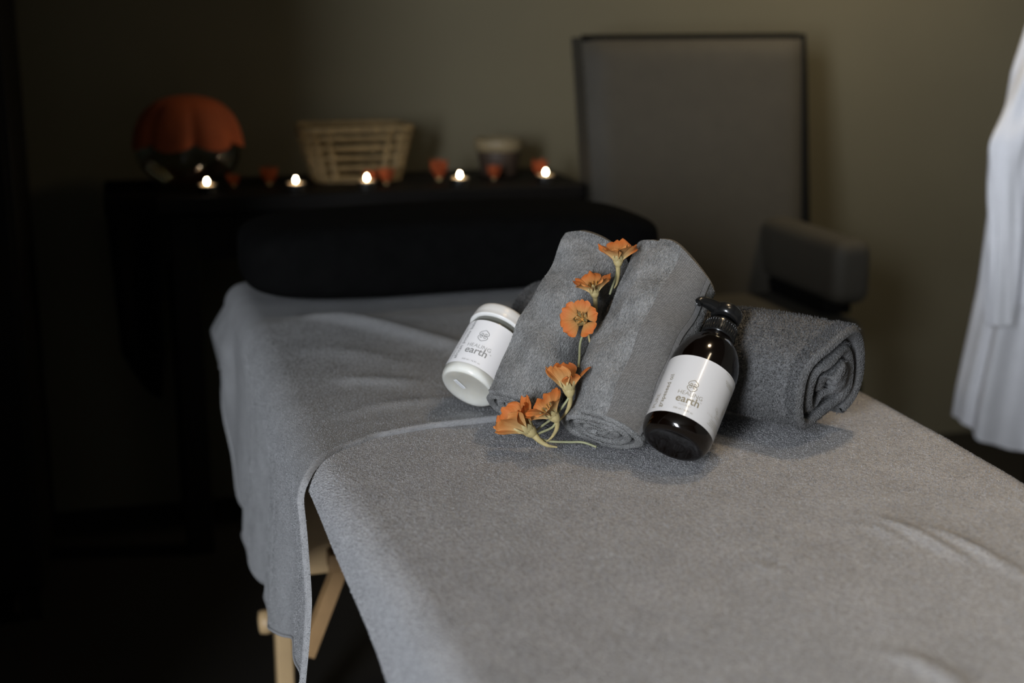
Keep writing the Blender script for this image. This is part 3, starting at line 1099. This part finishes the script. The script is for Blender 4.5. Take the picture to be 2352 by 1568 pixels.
def flower(base, axis, up, scale, label, petals, spur, stem, seed, face=False):
    """petals: list of (angle, length, width, open_start, open_end, pale)"""
    base, axis = V(*base), unit(axis)
    up = unit(V(*up) - axis * (V(*up) @ axis))
    sd = np.cross(axis, up)
    r = np.random.default_rng(seed)
    t = thing('nasturtium', tuple(base), label, 'flower', 'orange nasturtiums on the towels')
    pe_objs = []
    for (ang, ln, wd, o0, o1, pale) in petals:
        a = math.radians(ang)
        rad = math.cos(a) * up + math.sin(a) * sd
        tan = np.cross(axis, rad)
        n, m_ = 26, 25
        P = np.zeros((n, m_, 3))
        pos = base + axis * 0.006 * scale + rad * 0.0022 * scale
        ph1, ph2 = r.random() * 6, r.random() * 6
        cur = pos.copy()
        for i in range(n):
            q = i / (n - 1)
            th_ = math.radians(o0 + (o1 - o0) * (q ** 1.25))
            d = math.cos(th_) * axis + math.sin(th_) * rad
            nrm = -math.sin(th_) * axis + math.cos(th_) * rad
            if i:
                cur = cur + d * (ln * scale / (n - 1))
            # claw then broad blade with a blunt, slightly notched rim
            prof = 0.16 + 0.84 * (np.clip((q - 0.12) / 0.58, 0, 1) ** 0.85)
            prof *= math.sqrt(max(0.0, 1 - max(0, (q - 0.72) / 0.33) ** 2))
            w = wd * scale * 0.5 * prof
            for j in range(m_):
                s = -1 + 2 * j / (m_ - 1)
                ruf = (0.12 * math.sin(s * 3.2 + ph1) + 0.06 * math.sin(s * 7 + ph2) + 0.012 * math.sin(s * 17 + ph1)) * q ** 2
                cup = 0.22 * (s * s) * (1 - 0.6 * q)
                crease = -0.05 * math.exp(-(s / 0.12) ** 2) * q
                edge = (0.035 * math.sin(s * 6 + ph2) + 0.012 * math.sin(s * 17) - 0.05 * s * s) * q ** 3 * ln
                P[i, j] = cur + tan * (s * w) + nrm * ((ruf - cup + crease) * wd * scale * 0.5) * -1 + d * edge * scale
        po = G().grid(P).build('petal', M['petal_pale'] if pale else M['petal'], t)
        grid_uv(po, n, m_)
        # swap so that v runs along the petal
        uvd = po.data.uv_layers[0].data
        arr = np.zeros(len(uvd) * 2, np.float32)
        uvd.foreach_get('uv', arr)
        arr = arr.reshape(-1, 2)[:, ::-1].copy()
        uvd.foreach_set('uv', arr.ravel())
    # calyx: five narrow sepals hugging the claws
    for k in range(5):
        a = math.radians(36 + 72 * k)
        rad = math.cos(a) * up + math.sin(a) * sd
        tan = np.cross(axis, rad)
        n, m_ = 12, 7
        P = np.zeros((n, m_, 3))
        for i in range(n):
            q = i / (n - 1)
            h = q * 0.0165
            rr = 0.0012 + 0.0052 * math.sin(min(1, q * 1.3) * PI / 2) + (0.002 * q * q)
            w = 0.0040 * math.sin(PI * (0.18 + 0.80 * q)) ** 0.8
            for j in range(m_):
                s = -1 + 2 * j / (m_ - 1)
                P[i, j] = base + (axis * h + rad * (rr - 0.0012 * s * s) + tan * s * w) * scale
        G().grid(P).build('sepal', M['sepal'], t)
    g = G()
    cup = [(0.0006, -0.0015), (0.0022, -0.0008), (0.0040, 0.0015), (0.0052, 0.0045), (0.0050, 0.0070)]
    g.lathe([(x * scale, y * scale) for x, y in cup], base, axis, 20, cap1=False)
    g.build('calyx_cup', M['sepal'], t)
    sp_ = spline([base + axis * 0.002 * scale] + [V(*p) for p in spur], 26)
    G().tube(sp_, np.linspace(0.0030, 0.0006, 26) * scale * np.linspace(1, 0.9, 26), 10).build('spur', M['sepal'], t)
    st = spline([base + axis * 0.0005] + [V(*p) for p in stem], 30)
    G().tube(st, 0.00125, 8).build('stem', M['stem'], t)
    g = G()
    for k in range(6):
        a = k * PI / 3
        d = unit(axis + 0.28 * (math.cos(a) * up + math.sin(a) * sd))
        g.tube([base + axis * 0.005 * scale, base + d * 0.013 * scale, base + d * 0.018 * scale + up * 0.001], [0.0004, 0.00035, 0.0007], 6)
    g.build('stamens', M['stamen'], t)
    return t


PET = [(0, 0.024, 0.024, 24, 58, False), (68, 0.024, 0.022, 26, 66, False), (-68, 0.024, 0.022, 26, 66, False),
       (142, 0.024, 0.022, 26, 62, True), (-142, 0.024, 0.022, 26, 62, True)]


def pet(sc=1.0, o0=0, o1=0, jit=0, seed=0):
    r = random.Random(seed)
    return [(a + r.uniform(-jit, jit), l * sc * r.uniform(0.92, 1.10), w * sc * r.uniform(0.92, 1.12), s + o0, e + o1 + r.uniform(-6, 6), p) for a, l, w, s, e, p in PET]


# 1 topmost, seen from the side, opening upwards
flower((0.491, 1.369, 0.858), vdir(0.0, 0.97, -0.22), vdir(0, 0.2, 1), 1.0,
       'topmost orange nasturtium on the leaning towels, opening upwards with its stem in the groove',
       pet(1.02, 4, 8, 8, 1), [(0.493, 1.374, 0.848), (0.4935, 1.379, 0.838), (0.492, 1.383, 0.832)],
       [(0.4915, 1.377, 0.845), (0.4895, 1.380, 0.836), (0.4868, 1.3815, 0.826)], 1)
# 2 below it, leaning left
flower((0.464, 1.361, 0.828), vdir(-0.18, 0.95, -0.25), vdir(0.1, 0.2, 1), 0.95,
       'second orange nasturtium from the top, tilted left with frilled petals',
       pet(1.0, 6, 10, 8, 2), [(0.4655, 1.364, 0.817), (0.467, 1.367, 0.805), (0.4655, 1.371, 0.792)],
       [(0.4640, 1.366, 0.815), (0.4632, 1.369, 0.804), (0.4620, 1.372, 0.790)], 2)
# 3 facing the viewer
flower((0.4465, 1.345, 0.8085), vdir(-0.30, 0.10, -0.95), vdir(0.25, 1, 0), 0.95,
       'fully open orange nasturtium facing the viewer halfway down the towels',
       [(8, 0.021, 0.019, 42, 84, False), (-56, 0.020, 0.018, 42, 84, False), (78, 0.023, 0.025, 42, 86, False), (140, 0.023, 0.025, 42, 84, False), (-128, 0.021, 0.022, 42, 84, False)],
       [(0.450, 1.347, 0.800), (0.4525, 1.346, 0.790), (0.4535, 1.345, 0.782)],
       [(0.4450, 1.338, 0.801), (0.4390, 1.333, 0.788), (0.4345, 1.322, 0.776), (0.4315, 1.316, 0.767)], 3, True)
# 4 large one near the foot, petals up and left, pale outside
flower((0.413, 1.284, 0.747), vdir(-0.16, 0.96, -0.10), vdir(0.2, 0.1, 1), 1.12,
       'large pale-throated nasturtium near the towels\' foot, highest of the lower three',
       [(20, 0.026, 0.024, 18, 40, False), (80, 0.027, 0.026, 20, 52, True), (-75, 0.026, 0.016, 30, 72, False), (150, 0.026, 0.026, 16, 34, True), (-150, 0.018, 0.018, 20, 60, False)],
       [(0.4145, 1.290, 0.737), (0.4130, 1.298, 0.726), (0.4080, 1.305, 0.7155)],
       [(0.4075, 1.288, 0.737), (0.4010, 1.300, 0.722), (0.3950, 1.318, 0.7085), (0.3920, 1.326, 0.702)], 4)
# 5 middle of the lower three
flower((0.4000, 1.283, 0.7235), vdir(-0.62, 0.72, -0.20), vdir(-0.2, 0.5, 1), 1.10,
       'orange nasturtium at the towels\' foot half hidden between two others',
       pet(0.95, 2, 8, 10, 5), [(0.4010, 1.288, 0.715), (0.3995, 1.298, 0.703), (0.3955, 1.306, 0.695)],
       [(0.3960, 1.288, 0.7155), (0.3900, 1.302, 0.707), (0.3860, 1.317, 0.699)], 5)
# 6 lowest, lying on the table cover
flower((0.3830, 1.306, 0.7030), vdir(-0.66, 0.62, -0.20), vdir(-0.4, 0.3, 1), 1.28,
       'lowest orange nasturtium lying on the table cover, spur and stem pointing right',
       [(10, 0.027, 0.026, 16, 40, False), (75, 0.026, 0.022, 22, 56, True), (-72, 0.026, 0.022, 22, 60, False), (145, 0.027, 0.028, 14, 34, True), (-145, 0.025, 0.020, 20, 50, False)],
       [(0.3885, 1.3035, 0.697), (0.3960, 1.301, 0.6925), (0.4050, 1.300, 0.6905)],
       [(0.3890, 1.3070, 0.6985), (0.4000, 1.306, 0.695), (0.4170, 1.301, 0.6945), (0.4310, 1.296, 0.6945), (0.4430, 1.290, 0.6905)], 6)

# ------------------------------------------------------------------ console table
con = thing('console_table', (0.46, 3.0, 0), 'long dark wooden console table against the back wall behind the massage table', 'console table')
CX0, CX1, CY0, CY1 = -0.035, 0.945, 2.84, 3.16
G().rbox((CX0, CY0, 0.715), (CX1, CY1, 0.75), 0.006).build('table_top', M['dark_wood'], con)
ap = G()
ap.box((CX0 + 0.10, CY0 + 0.03, 0.62), (CX1 - 0.06, CY0 + 0.05, 0.715))
ap.box((CX0 + 0.10, CY1 - 0.05, 0.62), (CX1 - 0.06, CY1 - 0.03, 0.715))
ap.build('apron', M['dark_wood'], con, smooth=False)
for x in (0.115, CX1 - 0.07):
    for y in (CY0 + 0.045, CY1 - 0.05):
        G().rbox((x - 0.028, y - 0.028, 0), (x + 0.028, y + 0.028, 0.715), 0.005).build('leg', M['dark_wood'], con)

# pointed runner hanging over the left end
n, m_ = 48, 24
P = np.zeros((n, m_, 3))
for i in range(n):
    q = i / (n - 1)
    for j in range(m_):
        s = j / (m_ - 1)
        x = CX0 + 0.003 + s * 0.098
        if q < 0.35:
            P[i, j] = (x, CY1 - 0.02 - (q / 0.35) * (CY1 - CY0 - 0.016), 0.7528)
        else:
            k = (q - 0.35) / 0.65
            ln = 0.30 + 0.10 * math.sin(min(1, s / 0.85) * PI / 2) - 0.10 * max(0, (s - 0.85) / 0.15)
            P[i, j] = (x + 0.012 * k * (1 - s), CY0 - 0.005 - 0.006 * math.sin(k * 3) * (1 + math.sin(s * 9)), 0.7528 - 0.003 - k * ln)
gg, _ = solid_cloth(P, 0.0022)
tag(gg.build('table_runner', M['black_cloth'], None), 'black cloth runner with a pointed end hanging off the left end of the console front', 'table runner')

# ------------------------------------------------------------------ tealights
TL_LABELS = ['leftmost of the five lit tealights, in front of the glass bowl',
             'second lit tealight from the left, between the glass bowl and the basket',
             'middle one of the five lit tealights, in front of the basket',
             'fourth lit tealight from the left, in front of the tan-rimmed pot',
             'rightmost of the five lit tealights, at the right end of the console']
tea_xy = [(0.166, 2.905), (0.341, 2.885), (0.486, 2.885), (0.681, 2.882), (0.867, 2.880)]
ZC = 0.7502
t0 = thing('tealight_candle', (tea_xy[0][0], tea_xy[0][1], ZC), TL_LABELS[0], 'candle', 'lit tealights along the console edge')
b0 = V(tea_xy[0][0], tea_xy[0][1], ZC)
G().lathe([(0.0, 0), (0.0178, 0), (0.0190, 0.001), (0.0193, 0.0155), (0.0196, 0.0165), (0.0187, 0.0165), (0.0184, 0.003), (0.0, 0.002)], b0, (0, 0, 1), 40, cap0=False, cap1=False).build('tin_cup', M['metal'], t0)
G().lathe([(0.0, 0.0025), (0.0182, 0.0025), (0.0184, 0.0158), (0.010, 0.0152), (0.0, 0.0150)], b0, (0, 0, 1), 32, cap0=False, cap1=False).build('wax', M['wax'], t0)
G().tube([b0 + V(0, 0, 0.014), b0 + V(0.0004, 0, 0.017), b0 + V(0.0008, 0, 0.0195)], 0.0007, 6).build('wick', M['wick'], t0)
G().lathe([(0.0, 0.0178), (0.0020, 0.0186), (0.0029, 0.0206), (0.0025, 0.0232), (0.0012, 0.0262), (0.0003, 0.0280)], b0, (0, 0, 1), 16, cap0=False, cap1=True).build('flame', M['flame'], t0)


def copy_tree(o, parent=None):
    c = o.copy()
    COL.objects.link(c)
    c.parent = parent
    for ch in [x for x in KIDS.get(o.name, [])]:
        copy_tree(ch, c)
    return c


def kids_of():
    d = {}
    for o in COL.objects:
        if o.parent is not None:
            d.setdefault(o.parent.name, []).append(o)
    return d


KIDS = kids_of()
for k in range(1, 5):
    c = copy_tree(t0)
    c.location = (tea_xy[k][0], tea_xy[k][1], ZC)
    c.rotation_euler = (0, 0, k * 1.3)
    c['label'] = TL_LABELS[k]

# ------------------------------------------------------------------ glass bowl with the rust cover
bx, by = 0.138, 3.02
bowl = thing('glass_bowl', (bx, by, ZC), 'round glass bowl under a domed rust orange cover at the console\'s left end', 'bowl')
prof = [(0.0, 0.002), (0.050, 0.0), (0.056, 0.002)]
for k in range(1, 15):
    a = -PI / 2 * 0.62 + k / 14 * PI * 0.62
    prof.append((0.106 * math.cos(a), 0.074 + 0.078 * math.sin(a)))
G().lathe(prof, (bx, by, ZC), (0, 0, 1), 48, cap0=False, cap1=False).build('glass_body', M['bowl_glass'], bowl)
n, m_ = 18, 96
P = np.zeros((n, m_, 3))
for i in range(n):
    q = i / (n - 1)
    for j in range(m_):
        a = j * 2 * PI / m_
        sc = abs(math.cos(a * 3.5 + 0.5))
        rr = (0.104 * math.sin(q * PI / 2) ** 0.85 + 0.010 * q ** 3) * (1 - 0.13 * q * (1 - sc) ** 2)
        P[i, j] = (bx + rr * math.cos(a), by + rr * math.sin(a), ZC + 0.094 + 0.092 * math.cos(q * PI / 2) ** 0.8 - 0.014 * q ** 4 * sc)
gcv = G()
gcv.grid(P, closev=True)
gcv.build('cloth_cover', M['rust'], bowl)

# ------------------------------------------------------------------ basket
kx, ky = 0.486, 3.035
bas = thing('wicker_basket', (kx, ky, ZC), 'rectangular open-weave wicker basket standing on the console by the wall', 'basket')


def rrect(hx, hy, n=64, e=0.35):
    a = np.linspace(0, 2 * PI, n, endpoint=False)
    return np.stack([hx * np.sign(np.cos(a)) * np.abs(np.cos(a)) ** e, hy * np.sign(np.sin(a)) * np.abs(np.sin(a)) ** e], 1)


def bring(z):
    q = z / 0.115
    return rrect(0.086 + 0.030 * q, 0.058 + 0.022 * q, 96)


gb = G()
for lv, z in enumerate(np.linspace(0.012, 0.096, 5)):
    r2 = bring(z)
    off = np.array([1 if ((k // 6) + lv) % 2 else -1 for k in range(96)])
    cen = np.stack([kx + r2[:, 0] * (1 + 0.022 * off), ky + r2[:, 1] * (1 + 0.03 * off), np.full(96, ZC + z)], 1)
    gb.tube(np.concatenate([cen, cen[:1]]), 0.0052, 6, cap=False)
gb.build('woven_sides', M['wicker'], bas)
for k in range(3, 96, 6):
    a, c = bring(0.004)[k], bring(0.112)[k]
    G().tube([(kx + a[0], ky + a[1], ZC + 0.004), (kx + c[0], ky + c[1], ZC + 0.112)], 0.0075, 6).build('stake', M['wicker'], bas)
r2 = bring(0.113)
cen = np.stack([kx + r2[:, 0], ky + r2[:, 1], np.full(96, ZC + 0.113)], 1)
G().tube(np.concatenate([cen, cen[:1]]), 0.0065, 8, cap=False).build('rim', M['wicker'], bas)
r0 = bring(0.0)
gbt = G()
gbt.add(np.concatenate([np.stack([kx + r0[:, 0], ky + r0[:, 1], np.full(96, ZC + 0.001)], 1), np.stack([kx + r0[:, 0], ky + r0[:, 1], np.full(96, ZC + 0.006)], 1)]),
        [tuple(range(95, -1, -1)), tuple(range(96, 192))] + [(k, (k + 1) % 96, 96 + (k + 1) % 96, 96 + k) for k in range(96)])
gbt.build('base', M['wicker'], bas, smooth=False)

# ------------------------------------------------------------------ pot
px_, py_ = 0.806, 3.035
pot = thing('clay_pot', (px_, py_, ZC), 'small brown pot with a broad tan rim on the right half of the console', 'pot')
G().lathe([(0.0, 0.0), (0.038, 0.0), (0.041, 0.004), (0.047, 0.045), (0.048, 0.056), (0.044, 0.056), (0.040, 0.006), (0.0, 0.005)], (px_, py_, ZC), (0, 0, 1), 40, cap0=False, cap1=False).build('pot_body', M['clay'], pot)
G().lathe([(0.0485, 0.054), (0.0535, 0.055), (0.0540, 0.078), (0.0520, 0.081), (0.0460, 0.081), (0.0445, 0.056)], (px_, py_, ZC), (0, 0, 1), 40, cap0=False, cap1=False).build('pot_rim', M['tan_rim'], pot)

# ------------------------------------------------------------------ scattered blossoms on the console
fl_spots = [(0.225, 2.985, 0.9, 'dim orange blossom beside the glass bowl, leftmost of those on the console'),
            (0.298, 2.990, 0.3, 'dim orange blossom between the glass bowl and the basket'),
            (0.501, 2.930, 1.9, 'orange blossom just behind the middle tealight'),
            (0.535, 2.930, 2.6, 'orange blossom in front of the basket, right of the middle tealight'),
            (0.655, 2.965, 0.1, 'narrow orange blossom between the basket and the fourth tealight'),
            (0.772, 2.950, 1.4, 'orange blossom lying in front of the tan-rimmed pot'),
            (0.875, 2.950, 2.2, 'orange blossom behind the rightmost tealight')]
f0 = thing('nasturtium_blossom', (fl_spots[0][0], fl_spots[0][1], ZC), fl_spots[0][3], 'flower', 'orange blossoms scattered on the console')
fb = V(fl_spots[0][0], fl_spots[0][1], ZC)
for k in range(5):
    a = k * 2 * PI / 5
    n, m_ = 9, 9
    P = np.zeros((n, m_, 3))
    rad, tan = V(math.cos(a), math.sin(a), 0), V(-math.sin(a), math.cos(a), 0)
    for i in range(n):
        q = i / (n - 1)
        w = 0.0095 * math.sin(PI * (0.1 + 0.78 * q))
        for j in range(m_):
            s = -1 + 2 * j / (m_ - 1)
            P[i, j] = fb + rad * (0.002 + 0.012 * q) + tan * s * w + V(0, 0, 0.0035 + 0.024 * q - 0.004 * q * q + 0.0015 * math.sin(s * 6 + k))
    G().grid(P).build('petal', M['red_petal'], f0)
G().lathe([(0.0, 0.0), (0.0022, 0.0003), (0.0035, 0.003), (0.0030, 0.005), (0.0, 0.005)], fb, (0, 0, 1), 12, cap0=False, cap1=False).build('calyx_cup', M['sepal'], f0)
KIDS = kids_of()
for k in range(1, 7):
    c = copy_tree(f0)
    x, y, rz, lb = fl_spots[k]
    c.location = (x, y, ZC)
    c.rotation_euler = (0, 0, rz)
    sc = 1.25 + 0.15 * math.sin(k * 2.1)
    c.scale = (sc, sc, sc * (1.35 if k in (4, 6) else 1.15))
    c['label'] = lb

# ------------------------------------------------------------------ armchair
chair = thing('armchair', (1.17, 2.65, 0), 'tall-backed taupe upholstered armchair with dark edging beside the console', 'armchair')
# backrest: slightly tapered leaning slab with a plump front
n, m_ = 30, 26


def back_grid(front):
    P = np.zeros((n, m_, 3))
    for i in range(n):
        q = i / (n - 1)
        z = 0.40 + q * 0.66
        yb = 2.74 + 0.17 * q
        hx0, hx1 = 0.950 + 0.004 * q, 1.415 + 0.050 * q
        for j in range(m_):
            s = j / (m_ - 1)
            x = hx0 + (hx1 - hx0) * s
            ed = min(1, min(s, 1 - s) / 0.08, (1 - q) / 0.06 if q > 0.5 else 1)
            bulge = 0.022 * (1 - (1 - max(0, ed)) ** 2)
            y = yb - (bulge if front else -0.075)
            P[i, j] = (x + (0 if front else (0.004 + 0.034 * (1 - q)) * s), y, z - (0.012 * (1 - ed) if q > 0.9 else 0))
    return P


Pf, Pb = back_grid(True), back_grid(False)
G().grid(Pf).build('backrest_panel', M['chair'], chair)
gk = G()
gk.grid(Pb[::-1])
for A, B in ((Pf[0], Pb[0]), (Pb[-1], Pf[-1])):
    gk.grid(np.stack([A, B]))
for A, B in ((Pb[:, 0], Pf[:, 0]), (Pf[:, -1], Pb[:, -1])):
    gk.grid(np.stack([A, B]))
gk.build('backrest_shell', M['chair'], chair)
edge = np.concatenate([Pf[-1], Pf[::-1, -1][1:]])
G().tube(edge, np.interp(np.arange(len(edge)), [0, 26, 55], [0.007, 0.008, 0.020]), 8).build('back_piping', M['chair_pipe'], chair)
G().rbox((0.955, 2.43, 0.395), (1.395, 2.79, 0.515), 0.03).build('seat_cushion', M['chair'], chair)
G().rbox((0.955, 2.44, 0.33), (1.395, 2.78, 0.394), 0.008).build('seat_frame', M['chair_pipe'], chair)
for s, xc in ((-1, 0.968), (1, 1.362)):
    g = G()
    g.rbox((xc - 0.042, 2.44, 0.545), (xc + 0.042, 2.80, 0.672), 0.028)
    ao = g.build('armrest', M['chair'], chair)
    G().rbox((xc - 0.030, 2.50, 0.516), (xc + 0.030, 2.76, 0.546), 0.004).build('arm_support', M['chair_pipe'], ao)
for x in (0.99, 1.365):
    for y in (2.47, 2.74):
        g = G()
        g.tube([(x, y, 0.0), (x, y, 0.331)], [0.016, 0.024], 12)
        g.build('leg', M['dark_wood'], chair)

# ------------------------------------------------------------------ bathrobe on a clothes stand
stand = thing('clothes_stand', (1.861, 2.521, 0.000), 'dark clothes stand carrying the white bathrobe at the right edge', 'clothes stand')
G().tube([(1.861, 2.521, 0.000), (1.861, 2.521, 1.579)], 0.016, 12).build('pole', M['dark_wood'], stand)
G().lathe([(0.0, 0.0), (0.17, 0.0), (0.17, 0.015), (0.05, 0.03), (0.0, 0.03)], (1.861, 2.521, 0.000), (0, 0, 1), 32, cap0=False, cap1=False).build('base', M['dark_wood'], stand)
G().tube(spline([(1.861, 2.516, 1.469), (1.861, 2.466, 1.460), (1.861, 2.434, 1.469), (1.861, 2.425, 1.506)], 14), 0.006, 8).build('hook', M['steel'], stand)

robe = thing('bathrobe', (1.861, 2.420, 0.204), 'white bathrobe with long sleeve and tie belt hanging at the right edge', 'bathrobe')
n, m_ = 70, 120
P = np.zeros((n, m_, 3))
for i in range(n):
    q = i / (n - 1)
    for j in range(m_):
        a = j * 2 * PI / m_
        z_hem = 0.235 + 0.06 * max(0, math.cos(a - PI)) ** 2 - 0.02 * math.sin(a * 2)
        z = 1.43 + (z_hem - 1.43) * q
        zz = 1.43 - 1.21 * q
        hx = np.interp(zz, [0.1, 0.28, 0.51, 0.83, 0.96, 1.10, 1.24, 1.36, 1.43], [0.295, 0.280, 0.245, 0.225, 0.215, 0.180, 0.135, 0.078, 0.041])
        hy = np.interp(zz, [0.1, 0.8, 1.2, 1.46], [0.075, 0.055, 0.06, 0.035])
        fold = 0.016 * min(1, q * 1.6) * (math.sin(a * 9 + 0.5) + 0.6 * math.sin(a * 17 + 2 + q * 2))
        c, s_ = math.cos(a), math.sin(a)
        P[i, j] = (1.893 + (hx + fold * 0.6) * c, 2.42 + (hy + fold) * math.copysign(abs(s_) ** 0.8, s_), z)
G().grid(P, closev=True).build('robe_body', M['robe'], robe)
sl_c = spline([(1.775, 2.400, 1.24), (1.738, 2.390, 1.10), (1.680, 2.380, 0.96), (1.638, 2.372, 0.84), (1.638, 2.364, 0.70), (1.638, 2.356, 0.512)], 40)
g = G()
rows = []
for i, c in enumerate(sl_c):
    q = i / 39
    r_ = 0.050 - 0.020 * q + 0.010 * math.exp(-((q - 0.55) / 0.06) ** 2)
    a = np.arange(40) * 2 * PI / 40
    rr = r_ * (1 + 0.10 * np.sin(a * 5 + q * 7) + 0.06 * np.sin(a * 9 - q * 18))
    rows.append(np.stack([c[0] + rr * np.cos(a), c[1] + rr * 0.62 * np.sin(a), np.full(40, c[2]) + 0.02 * np.cos(a) * (1 - q)], 1))
g.grid(np.array(rows), closev=True)
g.f.append(tuple(39 * 40 + k for k in range(40)))
g.build('sleeve', M['robe'], robe)
g = G()
g.tube(spline([(1.650, 2.370, 0.855), (1.705, 2.351, 0.827), (1.769, 2.347, 0.827), (1.861, 2.342, 0.836), (1.971, 2.347, 0.827), (2.072, 2.383, 0.845)], 30), 0.014, 8)
g.tube(spline([(1.687, 2.347, 0.827), (1.682, 2.340, 0.735), (1.678, 2.338, 0.644), (1.676, 2.336, 0.552)], 20), 0.011, 8)
g.build('tie_belt', M['robe'], robe)
G().tube(spline([(1.861, 2.420, 1.414), (1.861, 2.422, 1.446), (1.861, 2.434, 1.462), (1.861, 2.438, 1.449)], 12), 0.005, 6).build('hanging_loop', M['robe'], robe)

# ------------------------------------------------------------------ dark wardrobe in the left corner, made tall to shade the back wall
cab = thing('wardrobe', (-0.5, 2.8, 0), 'dark wardrobe in the shadow at the far left, made tall to shade the back wall', 'wardrobe')
G().rbox((-0.86, 2.60, 0.06), (-0.180, 3.05, 1.95), 0.008).build('carcass', M['dark_wood'], cab)
for x0, x1 in ((-0.850, -0.525), (-0.515, -0.190)):
    d = G().rbox((x0, 2.580, 0.075), (x1, 2.5995, 1.935), 0.004).build('door', M['dark_wood'], cab)
    G().lathe([(0.0, 0), (0.005, 0), (0.006, 0.012), (0.011, 0.018), (0.009, 0.026), (0.0, 0.028)], ((x1 - 0.03) if x0 < -0.6 else (x0 + 0.03), 2.580, 1.0), (0, -1, 0), 16, cap0=False, cap1=False).build('knob', M['steel'], d)
for x in (-0.83, -0.21):
    for y in (2.63, 3.02):
        G().rbox((x - 0.02, y - 0.02, 0), (x + 0.02, y + 0.02, 0.06), 0.004).build('foot', M['dark_wood'], cab)


# ------------------------------------------------------------------ light
def area(name, loc, target, sx, sy, energy, col, spread=180):
    d = bpy.data.lights.new(name, 'AREA')
    d.shape = 'RECTANGLE'
    d.size, d.size_y = sx, sy
    d.energy = energy
    d.color = col
    d.spread = math.radians(spread)
    o = bpy.data.objects.new(name, d)
    COL.objects.link(o)
    o.location = loc
    o.rotation_euler = (Vector(target) - Vector(loc)).to_track_quat('-Z', 'Y').to_euler()
    return o


area('daylight', (LX - 0.24, -1.85, 1.45), (0.4, 0.85, 0.9), 1.5, 1.9, 480, (0.88, 0.93, 1.0), 175)
area('wall_lamp', (1.70, 2.55, 1.90), (1.60, 3.0, 0.9), 0.14, 0.14, 5.5, (1.0, 0.82, 0.54), 150)
area('ceiling_lamp', (1.00, 1.45, 2.50), (0.80, 1.0, 0), 0.14, 0.14, 1.15, (1.0, 0.74, 0.46), 55)
strip = area('strip_lamp', (0.82, 0.60, 2.50), (0.82, 0.60, 0), 0.55, 0.10, 1.5, (1.0, 0.82, 0.58), 80)
strip.rotation_euler = (0, 0, math.radians(43))

w = bpy.data.worlds.new('world')
S.world = w
w.use_nodes = True
w.node_tree.nodes['Background'].inputs['Color'].default_value = (0.7, 0.8, 1.0, 1)
w.node_tree.nodes['Background'].inputs['Strength'].default_value = 0.004

S.view_settings.view_transform = 'Standard'
S.view_settings.look = 'None'
S.view_settings.exposure = 0.0
S.view_settings.gamma = 1.0
S.view_settings.use_curve_mapping = False
